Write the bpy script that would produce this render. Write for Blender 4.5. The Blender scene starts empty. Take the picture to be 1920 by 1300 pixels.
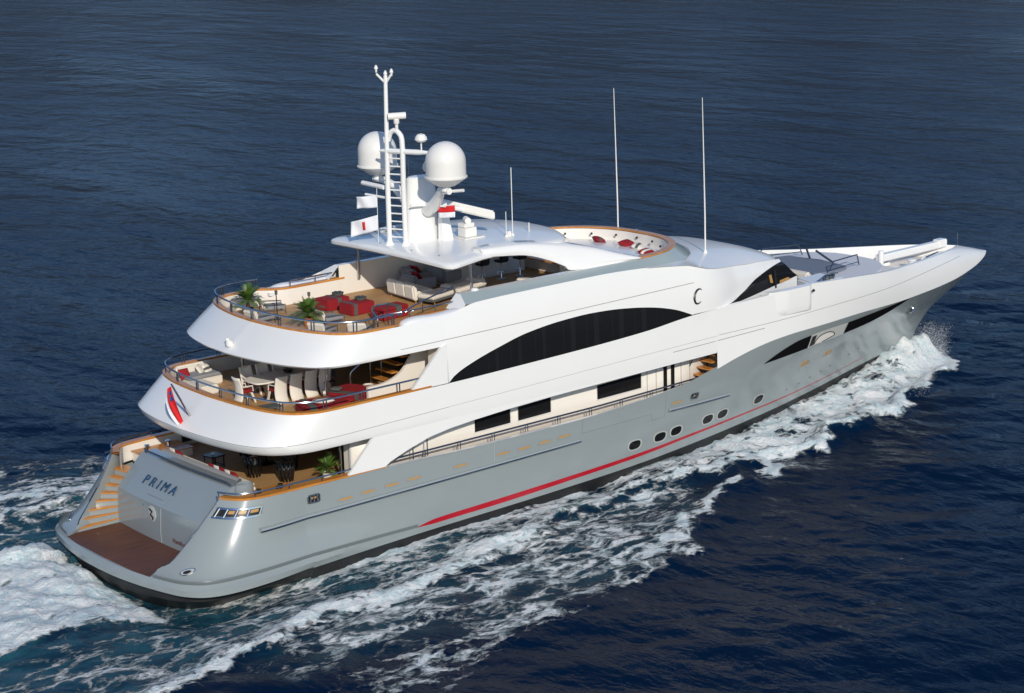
import bpy, bmesh, math, random
import numpy as np
from mathutils import Vector, Matrix
R = math.radians
random.seed(7)
SC = bpy.context.scene
C = SC.collection

# ------------------------------------------------------------------ camera
YAW, PITCH, ROLL, FPX = 50.48, 13.79, -1.62, 3815.08
CAM = Vector((-31.11, -61.26, 24.49))
fw = Vector((math.cos(R(PITCH))*math.cos(R(YAW)), math.cos(R(PITCH))*math.sin(R(YAW)), -math.sin(R(PITCH))))
rt0 = Vector((math.sin(R(YAW)), -math.cos(R(YAW)), 0)); up0 = rt0.cross(fw)
rt = math.cos(R(ROLL))*rt0 + math.sin(R(ROLL))*up0; up = rt.cross(fw)
cd = bpy.data.cameras.new('camera'); co = bpy.data.objects.new('camera', cd); C.objects.link(co)
co.matrix_world = Matrix(((rt.x, up.x, -fw.x, CAM.x), (rt.y, up.y, -fw.y, CAM.y), (rt.z, up.z, -fw.z, CAM.z), (0, 0, 0, 1)))
cd.sensor_width = 36; cd.lens = FPX/1920*36; cd.clip_start = 1; cd.clip_end = 20000
SC.camera = co
WAVE = (.50, .17, .040); WSPEC = .055; WATER = (.0010, .0095, .031)
# ------------------------------------------------------------------ light
SUN = Vector((-0.43, -0.82, 0.435)).normalized()
SUN_EL = math.asin(SUN.z); SUN_ROT = math.atan2(SUN.x, SUN.y)
w = bpy.data.worlds.new('World'); SC.world = w; w.use_nodes = True
nt = w.node_tree; nt.nodes.clear()
sky = nt.nodes.new('ShaderNodeTexSky'); sky.sky_type = 'NISHITA'; sky.sun_disc = False
sky.sun_elevation = SUN_EL; sky.sun_rotation = SUN_ROT; sky.dust_density = 0.5; sky.ozone_density = 3.0; sky.air_density = 1.0
bg = nt.nodes.new('ShaderNodeBackground'); bg.inputs[1].default_value = 0.118
wo = nt.nodes.new('ShaderNodeOutputWorld')
tint = nt.nodes.new('ShaderNodeMix'); tint.data_type = 'RGBA'; tint.blend_type = 'MULTIPLY'; tint.inputs[0].default_value = 1
tint.inputs[7].default_value = (0.87, 0.95, 1.06, 1)       # cool white balance of the photograph
nt.links.new(sky.outputs[0], tint.inputs[6]); nt.links.new(tint.outputs[2], bg.inputs[0]); nt.links.new(bg.outputs[0], wo.inputs[0])
sl = bpy.data.lights.new('sun', 'SUN'); sl.energy = 3.35; sl.angle = R(0.5); sl.color = (1.0, 0.925, 0.80)
so = bpy.data.objects.new('sun', sl); C.objects.link(so)
so.rotation_euler = SUN.to_track_quat('Z', 'Y').to_euler()
SC.view_settings.view_transform = 'Standard'; SC.view_settings.look = 'None'
SC.view_settings.exposure = 0.0; SC.view_settings.gamma = 1.0
SC.cycles.max_bounces = 8
SC.cycles.caustics_reflective = False; SC.cycles.caustics_refractive = False

# ------------------------------------------------------------------ materials
def mat(name, col, rough=0.4, metal=0.0, coat=0.0, bump=0.0, bscale=20, var=0.0, vscale=1.5, spec=0.5, trans=0.0, emit=None):
    m = bpy.data.materials.new(name); m.use_nodes = True
    t = m.node_tree; b = t.nodes['Principled BSDF']
    b.inputs['Base Color'].default_value = (*col, 1); b.inputs['Roughness'].default_value = rough
    b.inputs['Metallic'].default_value = metal; b.inputs['Coat Weight'].default_value = coat
    b.inputs['Coat Roughness'].default_value = 0.06; b.inputs['Specular IOR Level'].default_value = spec
    tc = t.nodes.new('ShaderNodeTexCoord')
    if var:
        n = t.nodes.new('ShaderNodeTexNoise'); n.inputs['Scale'].default_value = vscale; n.inputs['Detail'].default_value = 6
        mx = t.nodes.new('ShaderNodeMix'); mx.data_type = 'RGBA'
        mx.inputs[6].default_value = (*[c*(1-var) for c in col], 1); mx.inputs[7].default_value = (*[min(1, c*(1+var)) for c in col], 1)
        t.links.new(tc.outputs['Object'], n.inputs['Vector']); t.links.new(n.outputs['Fac'], mx.inputs[0])
        t.links.new(mx.outputs[2], b.inputs['Base Color'])
    if bump:
        n2 = t.nodes.new('ShaderNodeTexNoise'); n2.inputs['Scale'].default_value = bscale; n2.inputs['Detail'].default_value = 4
        bp = t.nodes.new('ShaderNodeBump'); bp.inputs['Strength'].default_value = bump; bp.inputs['Distance'].default_value = 0.02
        t.links.new(tc.outputs['Object'], n2.inputs['Vector']); t.links.new(n2.outputs['Fac'], bp.inputs['Height'])
        t.links.new(bp.outputs['Normal'], b.inputs['Normal'])
    return m

def teak(name, ca, cb, plank=0.09, rough=0.55, axis=1):
    m = mat(name, ca, rough); t = m.node_tree; b = t.nodes['Principled BSDF']
    tc = t.nodes.new('ShaderNodeTexCoord'); mp = t.nodes.new('ShaderNodeMapping')
    mp.inputs['Scale'].default_value = (0.6, 9, 1) if axis == 1 else (9, 0.6, 1)
    n = t.nodes.new('ShaderNodeTexNoise'); n.inputs['Scale'].default_value = 1.2; n.inputs['Detail'].default_value = 8
    t.links.new(tc.outputs['Object'], mp.inputs[0]); t.links.new(mp.outputs[0], n.inputs['Vector'])
    mx = t.nodes.new('ShaderNodeMix'); mx.data_type = 'RGBA'
    mx.inputs[6].default_value = (*ca, 1); mx.inputs[7].default_value = (*cb, 1)
    rmp = t.nodes.new('ShaderNodeMapRange'); rmp.inputs[1].default_value = 0.3; rmp.inputs[2].default_value = 0.7
    t.links.new(n.outputs['Fac'], rmp.inputs[0]); t.links.new(rmp.outputs[0], mx.inputs[0])
    sx = t.nodes.new('ShaderNodeSeparateXYZ'); t.links.new(tc.outputs['Object'], sx.inputs[0])
    md = t.nodes.new('ShaderNodeMath'); md.operation = 'PINGPONG'; md.inputs[1].default_value = plank/2
    t.links.new(sx.outputs[axis], md.inputs[0])
    gt = t.nodes.new('ShaderNodeMath'); gt.operation = 'LESS_THAN'; gt.inputs[1].default_value = 0.0035
    t.links.new(md.outputs[0], gt.inputs[0])
    m2 = t.nodes.new('ShaderNodeMix'); m2.data_type = 'RGBA'; m2.inputs[7].default_value = (0.03, 0.022, 0.016, 1)
    t.links.new(gt.outputs[0], m2.inputs[0]); t.links.new(mx.outputs[2], m2.inputs[6])
    t.links.new(m2.outputs[2], b.inputs['Base Color'])
    return m

M = dict(
    white=mat('white_gelcoat', (0.81, 0.805, 0.785), 0.26, coat=0.25, var=0.018, vscale=0.8),
    cream=mat('cream_paint', (0.80, 0.755, 0.69), 0.4, var=0.02),
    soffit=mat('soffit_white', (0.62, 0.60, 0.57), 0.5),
    grey=mat('grey_hull_paint', (0.270, 0.305, 0.310), 0.24, coat=0.4, var=0.03, vscale=0.35),
    block=mat('grey_transom_paint', (0.25, 0.288, 0.305), 0.16, coat=0.7, var=0.03, vscale=0.6),
    band=mat('grey_coaming_paint', (0.34, 0.40, 0.40), 0.25, coat=0.4, var=0.02),
    roofw=mat('nonskid_white', (0.66, 0.66, 0.67), 0.6, bump=0.1, bscale=60, var=0.02),
    nonskid=mat('nonskid_grey', (0.66, 0.665, 0.69), 0.7, bump=0.15, bscale=80, var=0.03),
    red=mat('red_boot_paint', (0.42, 0.008, 0.022), 0.3, coat=0.3),
    anti=mat('black_antifouling', (0.012, 0.012, 0.013), 0.45, var=0.3, vscale=2),
    strip=mat('pale_boot_line', (0.42, 0.44, 0.42), 0.35, var=0.12, vscale=1.2),
    hglass=mat('hull_window_glass', (0.008, 0.008, 0.009), 0.25, spec=0.0),
    glass=mat('black_window_glass', (0.010, 0.010, 0.011), 0.05, spec=0.22),
    dark=mat('dark_interior', (0.016, 0.014, 0.013), 0.4),
    chrome=mat('polished_steel', (0.62, 0.63, 0.65), 0.14, metal=1.0),
    rail=mat('steel_rail', (0.36, 0.40, 0.45), 0.22, metal=1.0),
    darkrail=mat('dark_rail', (0.10, 0.12, 0.16), 0.25, metal=0.8),
    cap=teak('varnished_teak', (0.46, 0.17, 0.030), (0.60, 0.26, 0.055), plank=3.0, rough=0.25),
    teak=teak('teak_planking', (0.40, 0.225, 0.085), (0.56, 0.34, 0.15), rough=0.55),
    teakd=teak('wet_teak_planking', (0.070, 0.021, 0.010), (0.165, 0.056, 0.026), rough=0.5),
    amber=mat('amber_teak_trim', (0.46, 0.26, 0.085), 0.4),  # plain amber teak tone, not emissive
    seam=mat('panel_seam', (0.20, 0.20, 0.20), 0.6),
    seamg=mat('hull_panel_seam', (0.16, 0.19, 0.19), 0.6),
    navy=mat('blue_letter_paint', (0.02, 0.065, 0.14), 0.3),
    black=mat('black_lacquer', (0.014, 0.014, 0.015), 0.25),
    fabw=mat('white_upholstery', (0.74, 0.69, 0.61), 0.85, bump=0.2, bscale=30, var=0.04, vscale=5),
    fabg=mat('grey_upholstery', (0.28, 0.28, 0.29), 0.85, bump=0.2, bscale=30, var=0.05, vscale=5),
    fabc=mat('cover_canvas', (0.74, 0.74, 0.76), 0.8, bump=0.6, bscale=3, var=0.03, vscale=4),
    pad=mat('blue_grey_sunpad', (0.17, 0.20, 0.25), 0.8, bump=0.2, bscale=25, var=0.06, vscale=4),
    redf=mat('crimson_fabric', (0.27, 0.006, 0.012), 0.8, bump=0.2, bscale=30, var=0.12, vscale=6),
    chark=mat('charcoal_fabric', (0.085, 0.09, 0.085), 0.85, var=0.1, vscale=8),
    cyan=mat('turquoise_towel', (0.02, 0.46, 0.50), 0.9, bump=0.3, bscale=30),
    leaf=mat('palm_leaf', (0.075, 0.145, 0.022), 0.5, var=0.45, vscale=9),
    trunk=mat('palm_trunk', (0.10, 0.06, 0.03), 0.9, bump=0.6, bscale=25, var=0.3, vscale=12),
    soil=mat('potting_soil', (0.03, 0.02, 0.012), 0.95, bump=0.5),
    terra=mat('terracotta', (0.40, 0.14, 0.04), 0.7),
    flagw=mat('flag_white', (0.75, 0.76, 0.80), 0.8), flagr=mat('flag_red', (0.62, 0.012, 0.015), 0.8),
    flagb=mat('flag_blue', (0.02, 0.08, 0.28), 0.8),
    grass=mat('tinted_glass_panel', (0.05, 0.065, 0.075), 0.08),
    fruit=mat('orange_flower', (0.5, 0.18, 0.02), 0.6),
    radome=mat('radome_white', (0.78, 0.76, 0.72), 0.35, var=0.02, vscale=3),
)

# ------------------------------------------------------------------ mesh helpers
TWIN = {}
class MB:
    def __init__(s): s.v = []; s.f = []
    def add(s, vs, fs):
        o = len(s.v); s.v += [tuple(p) for p in vs]; s.f += [tuple(i+o for i in f) for f in fs]; return s
    def grid(s, rows, cu=False, cv=False):
        n = len(rows[0]); m = len(rows); vs = [p for r in rows for p in r]; fs = []
        for i in range(m if cv else m-1):
            for j in range(n if cu else n-1):
                a, b = i*n+j, i*n+(j+1) % n; c, d = ((i+1) % m)*n+(j+1) % n, ((i+1) % m)*n+j
                fs.append((a, b, c, d))
        return s.add(vs, fs)
    def poly(s, pts): return s.add(pts, [tuple(range(len(pts)))])
    def prism(s, a, b):
        n = len(a); fs = [tuple(range(n))[::-1], tuple(range(n, 2*n))]
        fs += [(i, (i+1) % n, n+(i+1) % n, n+i) for i in range(n)]
        return s.add(list(a)+list(b), fs)
    def slab(s, pts, z0, z1): return s.prism([(p[0], p[1], z0) for p in pts], [(p[0], p[1], z1) for p in pts])
    def box(s, c, d, rz=0, tilt=None):
        x, y, z = (q/2 for q in d)
        vs = [Vector((a, b, e)) for a in (-x, x) for b in (-y, y) for e in (-z, z)]
        m = Matrix.Rotation(rz, 3, 'Z')
        if tilt: m = m @ Matrix.Rotation(tilt[1], 3, tilt[0])
        vs = [m @ p + Vector(c) for p in vs]
        return s.add(vs, [(0, 1, 3, 2), (4, 6, 7, 5), (0, 4, 5, 1), (2, 3, 7, 6), (0, 2, 6, 4), (1, 5, 7, 3)])
    def tube(s, pts, r, n=8, cap=True):
        pts = [Vector(p) for p in pts]; rows = []; pu = None
        for i, p in enumerate(pts):
            d = (pts[min(i+1, len(pts)-1)]-pts[max(i-1, 0)])
            d = d.normalized() if d.length > 1e-9 else Vector((0, 0, 1))
            if pu is None: u = d.orthogonal().normalized()
            else:
                u = pu - d*pu.dot(d); u = u.normalized() if u.length > 1e-6 else d.orthogonal().normalized()
            pu = u; v = d.cross(u); rr = r[i] if isinstance(r, (list, tuple)) else r
            rows.append([p+(u*math.cos(2*math.pi*k/n)+v*math.sin(2*math.pi*k/n))*rr for k in range(n)])
        s.grid(rows, cu=True)
        if cap:
            o = len(s.v)-len(rows)*n
            s.f.append(tuple(o+k for k in range(n))[::-1]); s.f.append(tuple(o+(len(rows)-1)*n+k for k in range(n)))
        return s
    def lathe(s, prof, c=(0, 0, 0), n=20, sx=1, sy=1):
        rows = [[(c[0]+r*sx*math.cos(2*math.pi*k/n), c[1]+r*sy*math.sin(2*math.pi*k/n), c[2]+z) for k in range(n)] for r, z in prof]
        return s.grid(rows, cu=True)
    def join(s):
        o = len(s.v); s.v += [(x, -y, z) for x, y, z in s.v]; s.f += [tuple(i+o for i in f[::-1]) for f in list(s.f)]; return s
    def mirror(s):
        if min(abs(p[1]) for p in s.v) < 0.02: return s.join()
        s.mir = True; return s
    def build(s, name, m, parent=None, **kw):
        o = s._build(name, m, parent, **kw)
        if getattr(s, 'mir', False):
            s.mir = False; s.v = [(x, -y, z) for x, y, z in s.v]; s.f = [f[::-1] for f in s.f]
            TWIN[o.name] = s._build(name, m, TWIN.get(parent.name, parent) if parent is not None else None, **kw)
        return o
    def _build(s, name, m, parent=None, smooth=35, solid=0, bevel=0, seg=2, sub=0, loc=None, off=-1.0):
        me = bpy.data.meshes.new(name)
        bm = bmesh.new(); vs = [bm.verts.new(p) for p in s.v]
        for f in s.f:
            g = []
            for i in f:
                if vs[i] not in g: g.append(vs[i])
            if len(g) > 2:
                try: bm.faces.new(g)
                except ValueError: pass
        bmesh.ops.remove_doubles(bm, verts=bm.verts, dist=1e-4)
        if not solid: bmesh.ops.recalc_face_normals(bm, faces=bm.faces)
        big = [f for f in bm.faces if len(f.verts) > 4]
        if bevel: bmesh.ops.bevel(bm, geom=list(bm.edges), offset=bevel, segments=seg, affect='EDGES', clamp_overlap=True)
        else: bmesh.ops.triangulate(bm, faces=big)
        bm.to_mesh(me); bm.free()
        me.polygons.foreach_set('use_smooth', [True]*len(me.polygons))
        try: me.set_sharp_from_angle(angle=R(smooth))
        except Exception: pass
        o = bpy.data.objects.new(name, me); C.objects.link(o); me.materials.append(m)
        if parent is not None: o.parent = parent
        if loc: o.location = loc
        if solid:
            q = o.modifiers.new('thickness', 'SOLIDIFY'); q.thickness = solid; q.offset = off
        if sub:
            q = o.modifiers.new('smooth', 'SUBSURF'); q.levels = sub; q.render_levels = sub
        return o

def thing(name, label, cat, loc=(0, 0, 0), rz=0, group=None):
    o = bpy.data.objects.new(name, None); C.objects.link(o); o.location = loc; o.rotation_euler = (0, 0, rz)
    o.empty_display_size = 0.2
    o['label'] = label; o['category'] = cat
    if group: o['group'] = group
    return o
def tag(o, label, cat, group=None):
    o['label'] = label; o['category'] = cat
    if group: o['group'] = group
    return o
def dup(root, loc, rz=0, label=None, scale=None):
    r = root.copy(); C.objects.link(r); r.location = loc; r.rotation_euler = (0, 0, rz)
    if label: r['label'] = label
    if scale: r.scale = scale
    for ch in list(root.children):
        c = ch.copy(); C.objects.link(c); c.parent = r
        for g in list(ch.children):
            d = g.copy(); C.objects.link(d); d.parent = c
    return r
def itp(tab):
    xs = [a for a, _ in tab]; ys = [b for _, b in tab]
    # monotone-ish cubic (Catmull) through the table
    def f(x):
        if x <= xs[0]: return ys[0]
        if x >= xs[-1]: return ys[-1]
        i = max(k for k in range(len(xs)) if xs[k] <= x); i = min(i, len(xs)-2)
        h = xs[i+1]-xs[i]; t = (x-xs[i])/h
        def sl(k):
            if k == 0: return (ys[1]-ys[0])/(xs[1]-xs[0])
            if k == len(xs)-1: return (ys[-1]-ys[-2])/(xs[-1]-xs[-2])
            a = (ys[k]-ys[k-1])/(xs[k]-xs[k-1]); b = (ys[k+1]-ys[k])/(xs[k+1]-xs[k])
            return 0 if a*b <= 0 else 2*a*b/(a+b)
        m0, m1 = sl(i)*h, sl(i+1)*h
        return (2*t**3-3*t*t+1)*ys[i]+(t**3-2*t*t+t)*m0+(-2*t**3+3*t*t)*ys[i+1]+(t**3-t*t)*m1
    return f
def spl(pts, n):
    """Catmull-Rom resample of a polyline to n points, even in arc length"""
    P = np.array(pts, float); Q = np.vstack([2*P[0]-P[1], P, 2*P[-1]-P[-2]]); out = []
    for i in range(1, len(Q)-2):
        for t in np.linspace(0, 1, 24, endpoint=False):
            p0, p1, p2, p3 = Q[i-1], Q[i], Q[i+1], Q[i+2]
            out.append(.5*((2*p1)+(-p0+p2)*t+(2*p0-5*p1+4*p2-p3)*t*t+(-p0+3*p1-3*p2+p3)*t**3))
    out.append(P[-1]); out = np.array(out); d = np.r_[0, np.cumsum(np.linalg.norm(np.diff(out, axis=0), axis=1))]
    s = np.linspace(0, d[-1], n); return [tuple(np.interp(s, d, out[:, k]) for k in range(out.shape[1])) for s in s]
def uline(half, n=40):
    """half outline from the stern centre to starboard forward -> full U, starboard forward .. port forward"""
    h = [(x, -abs(y)) for x, y in spl(half, n)]
    return h[::-1] + [(x, -y) for x, y in h[1:]]
def frange(a, b, n): return [a+(b-a)*i/(n-1) for i in range(n)]

# ------------------------------------------------------------------ the yacht
Y = thing('motor_yacht', 'large grey and white three deck motor yacht under way', 'yacht')

# --- hull -----------------------------------------------------------
zs = itp([(4, 3.16), (8, 3.16), (9.4, 3.16), (14, 3.06), (19, 3.06), (22, 3.16), (24, 3.30), (25.2, 3.43), (26.2, 3.68), (27.5, 3.98), (28.8, 4.20), (29.8, 4.30), (31.2, 4.35), (35, 4.33), (40, 4.12), (44.7, 4.02), (47.8, 4.14), (50.05, 4.42)])
K = itp([(4, 4.62), (7, 4.80), (20, 4.86), (26, 4.86), (29, 4.84), (32, 4.68), (35, 4.32), (38, 3.78), (41, 3.08), (44, 2.28), (46.5, 1.52), (48.5, 0.80), (49.5, 0.36), (50.05, 0.0)])
wl = itp([(2, 4.55), (5, 4.72), (8, 4.72), (14, 4.62), (20, 4.45), (25, 4.05), (30, 3.3), (34, 2.45), (38, 1.45), (41, 0.72), (43.2, 0.18), (43.9, 0.0)])
kl = itp([(2, 3.6), (5, 3.9), (20, 3.6), (28, 2.4), (34, 1.3), (38, 0.6), (41, 0.15), (43, 0.0)])
stem = itp([(-1.4, 43.0), (0, 43.9), (1.4, 44.8), (2.3, 45.9), (2.9, 47.3), (3.75, 49.0), (4.42, 50.05)])
# plan outlines (half) at the stern, from the measured deck edges
PL_LOW = [(0.62, 0), (0.70, 1.4), (0.95, 2.9), (1.35, 3.9), (1.9, 4.45), (2.7, 4.72), (4.5, 4.76), (6, 4.78)]
PL_A = [(0.40, 0), (0.44, 1.2), (0.63, 2.65), (0.98, 4.15), (1.3, 4.8), (1.75, 5.2), (2.5, 5.42), (3.8, 5.45), (6, 5.33)]
PL_B = [(0.55, 0), (0.58, 1.2), (0.75, 2.65), (1.08, 4.05), (1.42, 4.65), (1.85, 5.02), (2.6, 5.22), (3.9, 5.27), (6, 5.18)]
PL_C = [(3.02, 0), (3.04, 2.0), (3.10, 3.2), (3.30, 3.9), (3.62, 4.38), (4.1, 4.63), (4.9, 4.72), (6, 4.76)]

def hull_y(x, z):
    """half breadth of the hull side for x >= 6"""
    zt = zs(x); k, w_ = K(x), wl(x)
    if z <= 0.0: return w_ + (kl(x)-w_)*min(1, -z/1.4)
    t = z/zt
    flare = 0.72 if x < 26 else 0.72+0.55*min(1, (x-26)/14)
    base = w_+(k-w_)*(t**flare)
    # the flange that swells out towards the platform
    sw = max(0, 1-(x-6)/7.0)**2
    bul = 0.46*sw*max(0, 1-abs(z-0.55)/0.9) if z < 1.6 else 0
    return base+bul
# forward hull: u along length, rows by height fraction
NX = 170
def hullpt(u, v):
    """v 0..1 from z=0 to sheer; stem is raked so x is squeezed to the stem at that height"""
    xs_ = 6+(50.05-6)*u; zt = zs(xs_); z = v*zt
    st = stem(z); x = 6+(st-6)*u
    # half breadth taken at the fraction of the length so that it closes on the stem
    return (x, -hull_y(6+(50.05-6)*u, z) if u < 1 else 0.0, z)
def wlfix(u, v): return hullpt(u, v)
# remap: breadth tables are in x; near the bow squeeze between waterline and knuckle
def hullrow(v, n=NX):
    row = []
    for i in range(n):
        u = (i/(n-1)); u = 1-(1-u)**1.25
        x0 = 6+(50.05-6)*u; zt = zs(x0); z = v*zt
        st = stem(z)
        x = 6+(st-6)*u
        xw = 6+(43.9-6)*u
        k, w_ = K(x0), wl(xw)
        fl = 0.72+0.75*min(1, max(0, (x0-26)/16))
        y = w_+(k-w_)*(v**fl)
        sw = max(0, 1-(x-6)/8.0)**2
        y += 0.50*sw*max(0, 1-abs(z-0.62)/1.0)
        row.append((x, -y, z))
    return row
rows_v = [0, .06, .12, .18, .25, .33, .42, .52, .62, .72, .82, .91, 1.0]
HR = [hullrow(v) for v in rows_v]
def hull_at(x, z):
    """starboard hull surface point (y) found by interpolating the lofted rows"""
    best = []
    for r in HR:
        X = [p[0] for p in r]; 
        best.append((np.interp(x, X, [p[2] for p in r]), np.interp(x, X, [p[1] for p in r])))
    return float(np.interp(z, [b[0] for b in best], [b[1] for b in best]))
b = MB(); b.grid(HR)
bot = [[(min(p[0], 43.9-0.02*i), p[1]*(1-0.16*i), -0.45*i) for p in HR[0]] for i in range(3)]
hb = MB(); hb.grid(bot)
# stern quarter: starboard wing wraps from x=6 round to the opening edge
U = uline
def outl(half, n=60): return [(x, -abs(y)) for x, y in spl(half, n)]      # centre -> forward
LOW, A_, B_, CC = outl(PL_LOW), outl(PL_A), outl(PL_B), outl(PL_C)
# at the join (x=6) match the loft
jz = [(p[0][2], p[0][1]) for p in [(r[0],) for r in HR]]
def joiny(z): return float(np.interp(z, [a for a, _ in jz], [q for _, q in jz]))
def wrap_row(z):
    """full half outline at height z (z>=0.76), centre->forward, from B_ to CC"""
    t = (z-0.76)/(3.16-0.76)
    s = t**0.80
    o = [(p[0]+(q[0]-p[0])*s, p[1]+(q[1]-p[1])*(t**0.62)) for p, q in zip(B_, CC)]
    e = o[-1]; jy = joiny(z); n = len(o); out = []
    for i, (x, y) in enumerate(o):
        k = max(0, (x-3.0)/3.0); k = min(1, k)**2
        out.append((x+(6-e[0])*k, y+(jy-e[1])*k, z))
    return out
yend = itp([(0.76, 2.92), (0.95, 2.90), (1.06, 3.02), (1.2, 3.22), (1.6, 3.34), (2.4, 3.52), (3.16, 3.70)])
wz = [0.76, 0.86, 0.96, 1.06, 1.16, 1.3, 1.5, 1.8, 2.1, 2.4, 2.7, 2.95, 3.16]
wing = []
for z in wz:
    r = wrap_row(z); ye = yend(z)
    ys = np.array([-p[1] for p in r]); xs = np.array([p[0] for p in r])
    i0 = int(np.argmax(ys >= ye)); f = (ye-ys[i0-1])/(ys[i0]-ys[i0-1]); x0 = xs[i0-1]+f*(xs[i0]-xs[i0-1])
    pts = [(x0, -ye)]+[(p[0], p[1]) for p in r[i0:]]
    wing.append([(p[0], p[1], z) for p in spl(pts, 44)])
b.grid(wing)
WING = wing
# flange / platform edge, all round the stern
def ring(half, z, jz_): 
    o = outl(half); e = o[-1]; out = []
    for x, y in o:
        k = min(1, max(0, (x-3.2)/2.8))**2
        out.append((x+(6-e[0])*k, y+(joiny(jz_)-e[1])*k, z))
    return out
rim = [ring(PL_LOW, 0.0, 0.0), ring(PL_LOW, 0.22, 0.22), ring([(x-.14, y+.22 if y else 0) for x, y in PL_LOW], 0.34, 0.34), ring(PL_A, 0.40, 0.40), ring(PL_A, 0.52, 0.52), ring(PL_A, 0.60, 0.6), ring([(x*.3+a*.7, y*.3+c*.7) for (x, y), (a, c) in zip(PL_A, PL_B)], 0.70, 0.7), ring(PL_B, 0.76, 0.76)]
b.grid(rim[2:])
b.join(); hull = b.build('hull', M['grey'], Y, smooth=28)
hb.grid([[(x+.3*i, y*(1-.14*i), -.45*i) for x, y, z in ring(PL_LOW, 0, 0)] for i in range(3)]); hb.grid(rim[:3])
hb.join(); hb.build('underwater_hull', M['anti'], Y, smooth=40)
# pale strip + black boot on the lower hull, proud skins following the surface
def hull_skin(x0, x1, zlo, zhi, off, n=70, rows=4):
    g = []
    for j in range(rows):
        r = []
        for i in range(n):
            x = x0+(x1-x0)*i/(n-1); z = zlo(x)+(zhi(x)-zlo(x))*j/(rows-1)
            r.append((x, hull_at(x, z)-off, z))
        g.append(r)
    return MB().grid(g)
red_lo = itp([(10.7, 0.60), (11.8, 0.55), (13.7, 0.55), (19, 0.68), (22, 0.775), (25.6, 0.945), (29, 1.03), (32, 1.05), (36, 1.12), (40, 1.25)])
red_hi = itp([(10.7, 0.605), (11.7, 0.735), (13.7, 0.755), (16.3, 0.80), (19, 0.86), (22, 0.935), (25.6, 1.06), (29, 1.11), (32, 1.11), (36, 1.155), (40, 1.27)])
hull_skin(10.7, 39.0, red_lo, red_hi, 0.006).mirror().build('boot_stripe', M['red'], Y)
anti_hi = itp([(6, 0.33), (9.4, 0.34), (12, 0.34), (20, 0.42), (28, 0.62), (34, 0.74), (40, 0.9)])
hull_skin(6.0, 41.5, lambda x: -0.1, anti_hi, 0.005).mirror().build('antifouling_band', M['anti'], Y)
# rubbing rails
def hull_line(x0, x1, zf, off, n=40): return [(x, hull_at(x, zf(x))-off, zf(x)) for x in frange(x0, x1, n)]
def wing_at(u_y=None, z=1.0, x=None):
    for a, c in zip(WING[:-1], WING[1:]):
        if a[0][2] <= z <= c[0][2]:
            t = (z-a[0][2])/(c[0][2]-a[0][2]); row = [tuple(p+(q-p)*t for p, q in zip(P, Q)) for P, Q in zip(a, c)]; break
    xs = [p[0] for p in row]
    return float(np.interp(x, xs, [p[1] for p in row]))
def side_y(x, z): return hull_at(x, z) if x >= 6 else wing_at(z=z, x=x)
rb = lambda x: 2.06+0.008*(x-4)
for x0, x1, dz in ((4.05, 18.7, 0.0),):
    t = MB(); g = [(x, side_y(x, rb(x)), rb(x)) for x in frange(x0, x1, 60)]
    t.grid([[(x, y+.02, z+.13) for x, y, z in g], [(x, y-.09, z+.10) for x, y, z in g], [(x, y-.11, z+.03) for x, y, z in g], [(x, y-.02, z-.05) for x, y, z in g]])
    t.mirror().build('rubbing_strake', M['grey'], Y)
    t = MB().tube([(x, y-.115, z+.02) for x, y, z in g], 0.028, 6).mirror().build('rubbing_strake_bar', M['rail'], Y)
t = MB().tube(hull_line(23.5, 27.2, lambda x: 2.46-0.03*(x-23.5), 0.05), 0.06, 8).mirror().build('rubbing_strake', M['grey'], Y)
MB().tube(hull_line(23.6, 27.2, lambda x: 2.43-0.03*(x-23.5), 0.10), 0.03, 6).mirror().build('rubbing_strake_bar', M['rail'], Y)
gro = []
for x, y, z in ring(PL_B, .79, .79): gro.append((x, y, .795))
gro = [g for g in gro if g[1] < -2.95 or g[0] > 1.0]
grf = [(x, hull_at(x, .80-.038*(x-6))-.012, .80-.038*(x-6)) for x in frange(6.05, 10.8, 24)]
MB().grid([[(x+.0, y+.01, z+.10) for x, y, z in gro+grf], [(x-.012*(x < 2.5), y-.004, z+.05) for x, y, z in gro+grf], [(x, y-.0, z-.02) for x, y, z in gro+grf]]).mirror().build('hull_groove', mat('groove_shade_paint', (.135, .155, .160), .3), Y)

# portholes: recessed oval, dark glass, bright lower lip
def oval(cx, cz, a, bb, n=28, e=2.6):
    out = []
    for k in range(n):
        t = 2*math.pi*k/n; c_, s_ = math.cos(t), math.sin(t)
        out.append((cx+a*math.copysign(abs(c_)**(2/e), c_), cz+bb*math.copysign(abs(s_)**(2/e), s_)))
    return out
for px_, pz in ((21.75, 1.36), (23.2, 1.38), (24.16, 1.42), (26.14, 1.47), (27.11, 1.48), (29.65, 1.54)):
    fr = MB(); o1 = oval(px_, pz, .40, .235); o2 = oval(px_, pz, .33, .185); 
    fr.grid([[(x, hull_at(x, z)-.004, z) for x, z in o1], [(x, hull_at(x, z)-.030, z) for x, z in o1], [(x, hull_at(x, z)-.030, z) for x, z in o2], [(x+.0, hull_at(x, z)-.006, z) for x, z in o2]], cu=True)
    p = fr.mirror().build('porthole', M['strip'], Y)
    MB().poly([(x, hull_at(x, z)-.010, z) for x, z in o2]).mirror().build('porthole_glass', M['glass'], p)
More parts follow.
